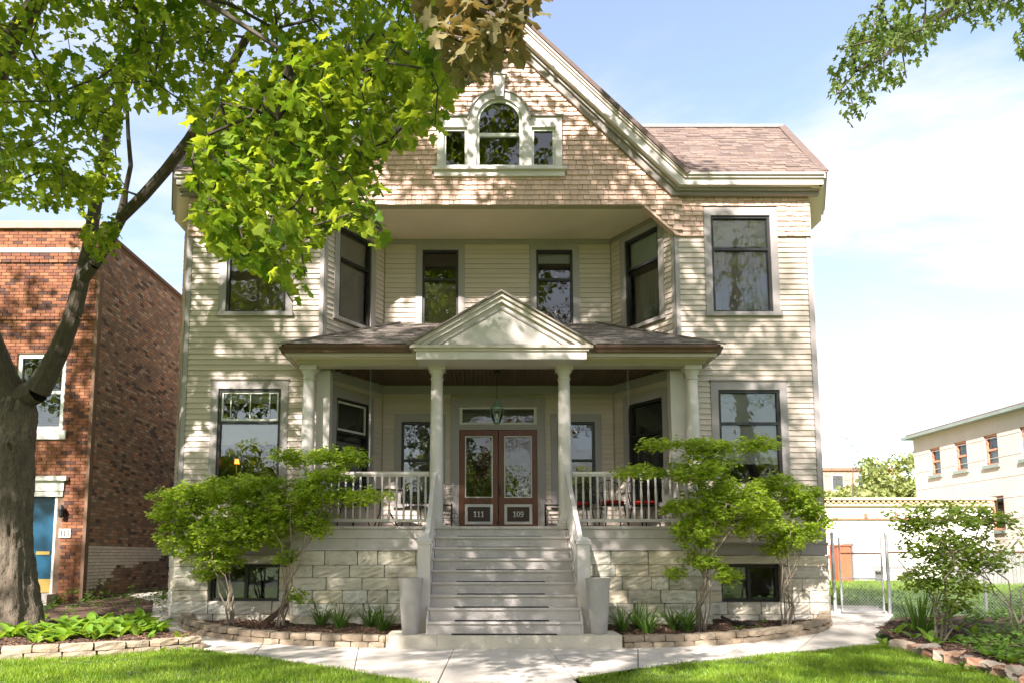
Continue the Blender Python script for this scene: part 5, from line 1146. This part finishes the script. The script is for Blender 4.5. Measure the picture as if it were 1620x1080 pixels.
L3 = sk.limb([(at(199, 300, 10.7), .038), (at(207, 262, 10.6), .034), (at(203, 215, 10.5), .030), (at(201, 165, 10.4), .027), (at(189, 80, 10.2), .024), (at(187, -30, 10.0), .02)], L2[2])
L4 = sk.limb([(at(2, 600, 11.8), .25), (at(-28, 520, 11.6), .22), (at(-45, 420, 11.3), .19), (at(-50, 300, 10.8), .17), (at(-30, 180, 10.2), .15), (at(20, 60, 9.4), .12), (at(100, -60, 8.6), .10)], base_ids[-1])
L5 = sk.limb([(Vector((-4.6, 7.4, 8.0)), .06), (Vector((-3.4, 6.0, 6.9)), .04), (Vector((-2.5, 5.3, 5.6)), .024), (Vector((-1.7, 5.0, 4.9)), .014)], L4[-1])
L6 = sk.limb([(Vector((-6.0, 9.5, 12)), .10), (Vector((-4.5, 7.5, 14)), .07)], L1[-1]); L7 = sk.limb([(Vector((-8, 8, 11)), .1), (Vector((-8.5, 5, 12.5)), .07)], L4[-1])
c1 = rand_in(R1, 200, 5.6, 9.6); c2 = rand_in(R2, 16, 9.6, 10.6) + rand_in(R2b, 16, 8.0, 9.5); c3 = rand_in(R3, 235, 4.4, 6.4)
# crown above the picture
cc = []
while len(cc) < 440:
    p = np.array([random.uniform(-13.5, 3.5), random.uniform(-1.0, 15.5), random.uniform(5.5, 16.5)]); q = (p - np.array([-5.3, 6.5, 10.6])) / np.array([7.6, 7.8, 5.4])
    if .25 < (q ** 2).sum() < 1 and visible_ok([p], [])[0] and visible_ok([p - (0, 0, .55)], [])[0] and not (p[1] > 12.4 and p[0] > -6): cc.append(tuple(p))
pos, siz = [], []
P = clump_pts(c1, .36, 32); P = P[visible_ok(P, ALLOW)]; pos.append(P); siz.append(rng.uniform(.06, .11, len(P)))
P = clump_pts(c2, .26, 30); P = P[visible_ok(P, ALLOW)]; pos.append(P); siz.append(rng.uniform(.08, .125, len(P)))
P = clump_pts(c3, .27, 14); P = P[visible_ok(P, ALLOW)]; pos.append(P); siz.append(rng.uniform(.065, .125, len(P)))
P = clump_pts(cc, .85, 75, .55); P = P[visible_ok(P, ALLOW)]; pos.append(P); siz.append(rng.uniform(.12, .18, len(P)))
sk.grow(c1 + c2 + c3 + cc, .16, .55, .03)
from mathutils import noise as mnoise
def bark_trunk(tk, sides=72, rings=150, amp=.045):
    V = []; n = len(tk)
    for j in range(rings + 1):
        t = j / rings * (n - 1); k = min(int(t), n - 2); q = t - k; q = q * q * (3 - 2 * q) if 0 < k < n - 2 else q; c = tk[k][0].lerp(tk[k + 1][0], q); r = tk[k][1] * (1 - q) + tk[k + 1][1] * q; h = c.z
        for i in range(sides):
            a = 2 * PI * i / sides; d = Vector((math.cos(a), math.sin(a), 0)); nb_ = mnoise.noise(Vector((d.x * 6, d.y * 6, h * .9))); rdg = 1 - abs(mnoise.noise(Vector((d.x * 11, d.y * 11, h * 3.6 + 9)))) * 2
            root = max(0, .9 - h) * .16 * (math.cos(a * 5 + .6) * .5 + .35); V.append(c + d * (r + root * r + .05 * r * mnoise.noise(Vector((d.x * 2, d.y * 2, h))) * 3 + amp * (rdg - .5) * .8 + amp * .4 * nb_))
    F = [(j * sides + i, j * sides + (i + 1) % sides, (j + 1) * sides + (i + 1) % sides, (j + 1) * sides + i) for j in range(rings) for i in range(sides)]
    off = Vector(tree.location); o = bpy.data.objects.new('trunk', fast_mesh('trunk', [tuple(v - off) for v in V], F, True)); COL.objects.link(o); o.parent = tree; o.data.materials.append(m_bark); return o
bark_trunk(tk)
lm = sk.mesh(.0055, 5, .47, .09).build('branches', m_limb, tree, True)
make_leaves(tree, MAPLE, m_leaf, np.concatenate(pos), np.concatenate(siz), 300, simple=MAPLE_S)
kn = at(36, 710, 11.9) + Vector((0, -.34, 0)); mb = MB(); mb.tube([kn + Vector(((.06 + .012 * math.sin(3 * a)) * math.cos(a), .03 - .02 * math.sin(a), (.088 + .012 * math.cos(2 * a + 1)) * math.sin(a))) for a in np.linspace(0, 2 * PI, 17)], [.022 + .008 * math.sin(2 * a + .5) for a in np.linspace(0, 2 * PI, 17)], 8, False); mb.build('branch_scar', m_bark, tree, True)
mb = MB(); mb.lathe((0, 0, 0), [(.062, 0), (.03, .01)], 12); hole = mb.build('hollow', m_rubber, tree); hole.matrix_basis = Matrix.Translation(kn + Vector((0, .03, 0)) - Vector(tree.location)) @ Matrix.Rotation(PI / 2, 4, 'X')  # black disc, the shade inside the knot hole given as colour

# ------------------------------------------------------------------ other street trees
def street_tree(name, base, top, trunk_r, centre, radii, ncl, per, rad, T, TS, mtl, sizes, extra, allowed, label, nind, limbs=(), hollow=.2, exper=14, exrad=.25, exsize=None, zmin=0, droop=.75):
    root = thing(name, tuple(base), label, 'tree'); sk = Skel(); b = Vector(base); t = Vector(top)
    tp = [(b.lerp(t, k) + Vector((.12 * math.sin(k * 7), .1 * math.cos(k * 5), 0)), trunk_r * (1.25 - .9 * k) if k else trunk_r * 1.4) for k in (0, .04, .12, .25, .4, .55, .7, .85, 1)]
    sk.limb(tp[3:]); 
    for lb in limbs: sk.limb(lb)
    cl = []; tries = 0
    while len(cl) < ncl and tries < ncl * 60:
        tries += 1; q = np.array([random.uniform(-1, 1) for _ in range(3)])
        if not hollow < (q ** 2).sum() < 1: continue
        p = np.array(centre) + q * np.array(radii)
        if p[2] > zmin and visible_ok([p], [])[0] and visible_ok([p - (0, 0, rad * .8)], [])[0]: cl.append(tuple(p))
    P = clump_pts(cl, rad, per, .55); P = P[visible_ok(P, allowed)]; S = rng.uniform(*sizes, len(P))
    if extra:
        Q = clump_pts(extra, exrad, exper); Q = Q[visible_ok(Q, allowed)]; P = np.concatenate([P, Q]); S = np.concatenate([S, rng.uniform(*(exsize or sizes), len(Q))])
    sk.grow(cl + list(extra), .15, .7, .03); mb = MB(); mb.tube([p for p, r in tp], [r for p, r in tp], 14); mb.build('trunk', m_bark, root, True); sk.mesh(.006, 5, .47, trunk_r * .6).build('branches', m_twig, root, True)
    make_leaves(root, T, mtl, P, S, nind, simple=TS, droop=droop); return root
R4 = [(655, -60), (905, -60), (862, 8), (838, 55), (815, 100), (792, 92), (748, 142), (722, 118), (690, 60), (652, 38)]
street_tree('copper_maple_tree', (3.4, -5.2, 0), (2.6, -5.0, 11), .24, (2.4, -4.6, 10.5), (4.2, 3.6, 4.4), 70, 55, .8, MAPLE, MAPLE_S, m_copper, (.12, .17), rand_in(R4, 26, 3.8, 4.6), [R4], 'copper leaved maple whose twigs hang in at the top', 120,
            [[(Vector((2.2, -3.0, 7.2)), .06), (Vector((1.0, .2, 6.6)), .045), (Vector((.3, 2.2, 5.6)), .03), (Vector((-.1, 3.2, 4.6)), .014)]], exper=15, exrad=.22, exsize=(.085, .13), zmin=5.5)
R5 = [(1330, 60), (1392, -10), (1520, -60), (1680, -60), (1700, 120), (1612, 95), (1600, 28), (1560, 50), (1520, 25), (1495, 45), (1478, 62), (1440, 105), (1424, 158), (1385, 140), (1378, 180), (1345, 218), (1312, 214), (1330, 165), (1306, 140), (1312, 95)]
street_tree('silver_maple_tree', (9.6, .4, 0), (9.0, .8, 13), .3, (8.6, 1.0, 11.5), (5.0, 4.6, 5.2), 120, 55, .85, SILVER, SILVER, m_silver, (.11, .16), rand_in(R5, 64, 6.2, 8.0), [R5], 'silver maple whose branch hangs in at the top right', 150,
            [[(Vector((8.4, 2.8, 8.8)), .07), (Vector((6.8, 4.8, 8.2)), .05), (Vector((5.2, 6.4, 7.3)), .035), (at(1400, 90, 7.1), .012)]], exper=28, exrad=.27, exsize=(.07, .105), zmin=6.0, droop=1.1)
street_tree('street_tree', (-5.6, -6.5, 0), (-5.2, -6.2, 17), .34, (-5.0, -6.0, 15.8), (7.6, 5.6, 6.4), 175, 62, 1.0, MAPLE_S, MAPLE_S, m_leaf, (.15, .21), (), [], 'tall street tree seen only as reflection in the windows', 0, zmin=8)

street_tree('street_tree', (-15.2, 2.6, 0), (-14.8, 3.0, 12), .28, (-13.6, 5.0, 10.8), (4.4, 5.2, 4.8), 120, 62, .95, MAPLE_S, MAPLE_S, m_leaf, (.14, .2), (), [], 'unseen leafy street tree added beyond the left edge to shade the brick building', 0, zmin=4)  # unseen tree, added to keep the sun off the brick front
for i, (x, h, r) in enumerate(((-26, 8, 4), (-17.5, 9.5, 4.4), (-9, 7.5, 4), (-1, 9, 4.4), (7.5, 8, 4), (15.5, 9.5, 4.4), (24, 8, 4))):
    far = thing('opposite_tree', (x, -24, 0), 'tree across the street, number %s from the left in the window reflections' % ('one', 'two', 'three', 'four', 'five', 'six', 'seven')[i], 'tree', 'trees across the street'); skf = Skel(); skf.limb([(Vector((x, -24, 0)), .3), (Vector((x + .2, -24, h * .4)), .2), (Vector((x, -24, h * .75)), .1)])
    cl = []
    while len(cl) < 80:
        q = np.array([random.uniform(-1, 1) for _ in range(3)])
        if (q ** 2).sum() < 1: cl.append((x + q[0] * r, -24 + q[1] * 3, h * .52 + q[2] * h * .46))
    skf.grow(cl, .3, 1.2); skf.mesh(.02, 4, .42).build('trunk', m_twig, far); P = clump_pts(cl, 1.5, 40, .7); tip, nr = hang(len(P))
    o = bpy.data.objects.new('crown', leaf_mesh('crown', MAPLE_S, P - np.array((x, -24, 0)), tip, nr, rng.uniform(.3, .5, len(P)))); COL.objects.link(o); o.parent = far; o.data.materials.append(m_leaf); tag(o, kind='stuff')

# ------------------------------------------------------------------ shrubs
def shrub(name, base, ells, label, mtl, per=30, sub=80, size=(.045, .095), stems=6, spread=.25, stemr=.012, T=ELLIP, flat=.7, disc=.13, grp=None):
    base = Vector(base); root = thing(name, tuple(base), label, 'shrub', grp); sk = Skel(); tg = []
    for px, py, Y, rx, ry in ells:
        c = at(px, py, Y); k = Y / FPX; n = max(3, int(sub * rx * ry / 1500))
        for _ in range(n):
            v = norm(rng.normal(0, 1, 3)) * rng.random() ** .4; tg.append(tuple(c + Vector((v[0] * rx * k, v[1] * rx * k * .9, v[2] * ry * k))))
    tg = [t for t in tg if t[2] > base.z + .12]; sk.limb([(base - Vector((0, 0, .1)), stemr * 1.5)]); cen = np.mean(tg, 0)
    for i in range(stems):
        a = 2 * PI * i / stems + .4; b = base + Vector((.07 * math.cos(a), .07 * math.sin(a), 0)); e = Vector(cen) + Vector((spread * 2.2 * math.cos(a), spread * 1.4 * math.sin(a), random.uniform(-.3, -.05)))
        pts = [(b, stemr * 1.3)]
        for q in (.16, .33, .5, .66, .83, 1): p = b.lerp(e, q) + Vector((random.uniform(-.1, .1), random.uniform(-.08, .08), .05 * math.sin(q * 3))) * (1 if q < 1 else .4) - Vector((math.cos(a) * .22, math.sin(a) * .12, 0)) * math.sin(q * PI); pts.append((p, stemr * (1.25 - .7 * q)))
        sk.limb(pts, 0)
    sk.grow(tg, .12, .3, .04); sk.mesh(.0035, 4, .45, stemr).build('stems', m_stem, root, True)
    P = clump_pts(tg, disc, per, flat); n = len(P); a = rng.uniform(0, 2 * PI, n); tip = np.stack([np.cos(a), np.sin(a), rng.uniform(-.5, .35, n)], 1); nr = np.stack([rng.normal(0, .6, n), rng.normal(0, .6, n) - .3, np.ones(n)], 1)
    o = bpy.data.objects.new('crown', leaf_mesh('crown', T, P - np.array(base), tip, nr, rng.uniform(*size, n))); COL.objects.link(o); o.parent = root; o.data.materials.append(mtl); tag(o, kind='stuff'); return root
shrub('garden_shrub', (-4.62, 12.95, .17), [(330, 905, 12.9, 18, 10), (290, 800, 12.8, 52, 34), (350, 775, 12.7, 62, 24), (300, 850, 12.9, 55, 32), (370, 835, 12.6, 60, 40), (345, 885, 12.8, 45, 14), (410, 800, 12.7, 40, 36)], 'dense green shrub in front of the left basement window', m_shrub)
shrub('garden_shrub', (-3.72, 12.7, .17), [(455, 880, 12.6, 18, 12), (470, 945, 12.6, 12, 8), (470, 722, 12.5, 42, 14), (535, 724, 12.4, 46, 16), (515, 752, 12.3, 50, 10), (565, 783, 12.3, 58, 12), (480, 795, 12.5, 62, 40), (425, 835, 12.6, 38, 30), (405, 765, 12.5, 45, 16), (500, 835, 12.5, 22, 18)], 'tiered green shrub left of the porch rail', m_shrub)
shrub('garden_shrub', (3.22, 12.3, .17), [(1150, 905, 12.3, 20, 16), (1070, 905, 12.2, 14, 10), (1185, 702, 12.2, 52, 12), (1110, 706, 12.1, 62, 11), (1045, 702, 12.1, 45, 7), (1105, 742, 12.1, 70, 22), (1020, 746, 12.0, 52, 9), (1150, 790, 12.2, 66, 38), (1105, 835, 12.2, 38, 34), (1185, 815, 12.3, 44, 34), (1110, 885, 12.2, 30, 14), (1085, 800, 12.1, 36, 14)], 'tall tiered green shrub right of the porch rail', m_shrub, stems=7)
shrub('garden_shrub', (4.86, 12.95, .17), [(1262, 790, 12.9, 44, 26), (1222, 765, 12.7, 34, 18), (1250, 840, 12.9, 46, 28), (1290, 815, 13.0, 24, 28), (1225, 868, 12.9, 22, 14), (1205, 800, 12.8, 24, 30)], 'open stemmed shrub in front of the right basement window', m_shrub)
shrub('garden_bush', (6.30, 11.0, .14), [(1440, 822, 11.0, 34, 26), (1498, 815, 11.0, 48, 22), (1560, 826, 11.1, 40, 24), (1480, 862, 11.0, 56, 32), (1540, 878, 11.0, 50, 34), (1468, 912, 10.9, 42, 22), (1522, 925, 10.9, 38, 22), (1500, 962, 10.9, 26, 16)], 'bushy round shrub with thick stems in the right bed', m_shrub2, per=24, sub=34, size=(.06, .10), stems=8, stemr=.014, flat=.6, disc=.17, spread=.32)
shrub('arching_bush', (7.65, 11.2, .14), [(1600, 830, 11.1, 24, 40), (1640, 870, 11.2, 50, 50), (1625, 800, 11.1, 30, 30)], 'sparse bush with bare arching stems at the right edge', m_shrub2, per=7, sub=8, size=(.05, .08), stems=8, stemr=.012, flat=.6, disc=.2, spread=.5)

# ------------------------------------------------------------------ small plants
def strip_leaf(L, w, bend, n=6, prof=None):
    mb = MB(); 
    for i in range(n + 1):
        t = i / n; wd = w * (prof(t) if prof else (1 - t) ** .6) * .5; y = L * math.sin(t * bend) / max(bend, .01); z = L * (1 - math.cos(t * bend)) / max(bend, .01)
        mb.v += [(-wd, y, -z), (0, y, -z - wd * .35), (wd, y, -z)]
    for i in range(n):
        for c in (0, 1): a = i * 3 + c; mb.f.append((a, a + 1, a + 4, a + 3))
    return mb
def bed_z(x, y):
    if x < -4.2 and inpoly([x], [y], bedT)[0]: return .16 + .1 * min(max((y - 10) / 4, 0), 1.6) + wob(x, y, .03)
    if inpoly([x], [y], bedG)[0]: return .07 + .15 * min(max((y - 9) / 5, 0), 1) + wob(x, y, .025)
    if inpoly([x], [y], bedL)[0] or inpoly([x], [y], bedR)[0]: return bedz(x, y)
    return hz(y)
lily_me = []
for k in range(4):
    me = strip_leaf(.22 + .02 * k, .085, 1.0 + .15 * k, 6, lambda t: max(.06, math.sin(PI * min(1, t * .93 + .07)) ** .8)).mesh('leaf', smooth=True); me.materials.append(m_lily); lily_me.append(me)
def leaf_obj(name, me, root, loc, az, elev, s, roll=0):
    d = Vector((math.cos(az) * math.cos(elev), math.sin(az) * math.cos(elev), math.sin(elev))); side = Vector((-math.sin(az), math.cos(az), 0)); side = Matrix.Rotation(roll, 3, d) @ side; n_ = side.cross(d) * -1
    n_ = d.cross(side) * -1 if (d.cross(side)).z < 0 else d.cross(side)
    X = d.cross(n_); return piece(name, me, root, xform(X * s, d * s, n_ * s, loc))
def broad_plant(x, y, n, s, label, group, cat='plant'):
    z = bed_z(x, y); r = thing('broad_leaved_plant', (x, y, z - .01), label, cat, group); a0 = random.uniform(0, 6)
    for i in range(n): leaf_obj('leaf', random.choice(lily_me), r, (x + random.uniform(-.02, .02), y + random.uniform(-.02, .02), z), a0 + i * 2 * PI / n + random.uniform(-.4, .4), random.uniform(.75, 1.35), s * random.uniform(.8, 1.2), random.uniform(-.3, .3))
mass = [(-7.4, 10.5), (-6.6, 10.35), (-5.6, 10.75), (-5.1, 11.2), (-5.4, 11.9), (-6.1, 12.6), (-7.0, 12.6), (-7.0, 11.2)]
for x, y in sample(mass, 105): broad_plant(x, y, random.choice((3, 4, 4, 5)), random.uniform(1.0, 1.5), 'broad leaved green plant in the dense patch beside the big maple', 'dense patch of broad leaved plants by the maple')
for px, py in ((20, 985), (45, 1000), (78, 1004), (70, 985), (112, 1003), (118, 990), (150, 1010), (170, 1000), (235, 1010), (258, 1012), (280, 1008), (295, 1010), (30, 1010)):
    x, y = ground(px, py, .18); broad_plant(x, y, 3, .8, 'single small broad leaved plant on bare mulch near the block edging', 'scattered small plants near the left edging')
for px, py in ((1420, 1003), (1445, 1008), (1470, 1012), (1440, 998), (1462, 1000), (1400, 1005), (1480, 1018), (1505, 1012), (1525, 1015), (1548, 1020), (1560, 1030), (1580, 1035), (1540, 1005), (1600, 1040), (1515, 1000), (1572, 1012), (1590, 1020), (1612, 1030)):
    x, y = ground(px, py, .14); broad_plant(x, y, random.choice((3, 4, 5)), random.uniform(.8, 1.15), 'broad leaved pale green plant at the foot of the right bush', 'broad leaved plants in the right bed')
for px, py in ((1207, 985), (1200, 992), (1170, 992)):
    x, y = ground(px, py, .18); broad_plant(x, y, 3, .6, 'tiny sprout on the mulch before the right basement window', 'sprouts in the right house bed')
strap_me = []
for k in range(4):
    me = strip_leaf(.42, .022, (.9, 1.3, 1.6, .5)[k], 6).mesh('blade', smooth=True); me.materials.append(m_strap); strap_me.append(me)
iris_me = strip_leaf(.62, .038, .25, 5).mesh('blade', smooth=True); iris_me.materials.append(m_strap)
def strap_clump(x, y, n, s, label, group=None, me=None, name='daylily', up=(1.0, 1.45), rad=.07):
    z = bed_z(x, y); r = thing(name, (x, y, z - .01), label, 'plant', group)
    for i in range(n): a = random.uniform(0, 2 * PI); q = random.uniform(0, rad); leaf_obj('blade', me or random.choice(strap_me), r, (x + q * math.cos(a), y + q * math.sin(a), z), a + random.uniform(-.3, .3), random.uniform(*up), s * random.uniform(.65, 1.15))
for px, py in ((508, 988), (538, 992), (560, 984), (585, 990), (606, 994), (525, 980)):
    x, y = ground(px, py, .18); strap_clump(x, y, 46, 1.35, 'clump of narrow strap leaves left of the left planter', 'strap leaved clumps left of the stairs')
for px, py in ((985, 996), (1010, 992), (1042, 985), (1066, 994), (1025, 998), (1088, 996)):
    x, y = ground(px, py, .18); strap_clump(x, y, 46, 1.35, 'clump of narrow strap leaves right of the right planter', 'strap leaved clumps right of the stairs')
x, y = ground(1458, 1000, .15); strap_clump(x, y, 60, 1.0, 'upright clump of dark green sword leaves beside the right path', None, iris_me, 'iris', (1.2, 1.5), .2)
def cover(name, pts, label, per, size, rad, mtl):
    C = [(x, y, bed_z(x, y) + h) for x, y, h in pts]; P = clump_pts(C, rad, per, .6); P = P[P[:, 2] > -.0]; n = len(P); a = rng.uniform(0, 2 * PI, n); o = bpy.data.objects.new(name, leaf_mesh(name, ELLIP, P, np.stack([np.cos(a), np.sin(a), rng.uniform(-.4, .7, n)], 1), np.stack([rng.normal(0, .5, n), rng.normal(0, .5, n), np.ones(n)], 1), rng.uniform(*size, n))); COL.objects.link(o); o.data.materials.append(mtl); tag(o, label, 'ground cover', None, 'stuff')
cover('ground_cover', [(*ground(px, py, .2), random.uniform(.05, .25)) for px, py in [(random.uniform(1520, 1640), random.uniform(965, 1040)) for _ in range(60)]], 'low green ground cover in the right bed', 26, (.05, .1), .16, m_weed)
cover('ground_cover', [(*ground(px, py, .3), random.uniform(.05, .3)) for px, py in [(random.uniform(75, 165), random.uniform(945, 962)) for _ in range(26)]], 'dark leafy ground cover beside the teal door', 30, (.05, .1), .2, m_weed)
cover('ground_cover', [(*ground(px, py, .3), random.uniform(.05, .15)) for px, py in [(random.uniform(250, 275), random.uniform(955, 972)) for _ in range(8)]], 'small weeds at the left corner of the house', 16, (.05, .09), .12, m_weed)
cover('ground_cover', [(random.uniform(-8.6, -6.9), random.uniform(14.0, 17.0), random.uniform(.0, .16)) for _ in range(34)], 'low weeds on the soil between brick building and house', 20, (.04, .09), .2, m_weed)
cover('ground_cover', [(random.uniform(6.7, 9.2), random.uniform(14.9, 16.5), random.uniform(.0, .25)) for _ in range(40)], 'weeds growing behind the wire gate', 28, (.04, .08), .2, m_weed)

# ------------------------------------------------------------------ far trees
def far_tree(x, y, h, r, label, seed, dens=1.0):
    random.seed(seed); root = thing('background_tree', (x, y, .4), label, 'tree', 'trees behind the white garage'); sk = Skel(); sk.limb([(Vector((x, y, .3)), .3), (Vector((x, y, h * .35)), .22), (Vector((x + .3, y, h * .6)), .12)])
    cl = []
    while len(cl) < int(60 * dens):
        q = np.array([random.uniform(-1, 1) for _ in range(3)])
        if (q ** 2).sum() < 1: cl.append((x + q[0] * r, y + q[1] * r * .7, h * .66 + q[2] * h * .34))
    sk.grow(cl, .3, 1.2); sk.mesh(.02, 4, .42).build('trunk', m_twig, root); P = clump_pts(cl, r * .26, 110, .7); n = len(P); tip, nr = hang(n)
    o = bpy.data.objects.new('crown', leaf_mesh('crown', ELLIP, P - np.array((x, y, .4)), tip, nr, rng.uniform(.24, .42, n))); COL.objects.link(o); o.parent = root; o.data.materials.append(m_far); tag(o, kind='stuff')
m_far = leaf_mat('far_tree_leaf', (.19, .235, .075), (.32, .35, .13), .4)
far_tree(28.3, 50, 8.4, 3.4, 'yellow green tree behind the white garage next to the house', 1); far_tree(33.5, 55, 9.0, 3.4, 'fuller green tree behind the white garage next to the beige building', 2); far_tree(22.6, 46, 5.6, 2.8, 'low pale tree just right of the house corner', 3)
random.seed(5); bt = thing('bare_tree', (15.3, 31, .4), 'thin leafless tree beside the right corner of the house', 'tree'); sk = Skel(); sk.limb([(Vector((15.3, 31, .3)), .06), (Vector((15.1, 31, 3.5)), .035), (Vector((15.2, 31, 5.0)), .02)])
sk.grow([(15.0 + random.uniform(-1.0, 1.5), 31 + random.uniform(-1, 1), random.uniform(3.6, 7.4)) for _ in range(130)], .2, .4); sk.mesh(.006, 4, .42).build('branches', m_twig, bt)
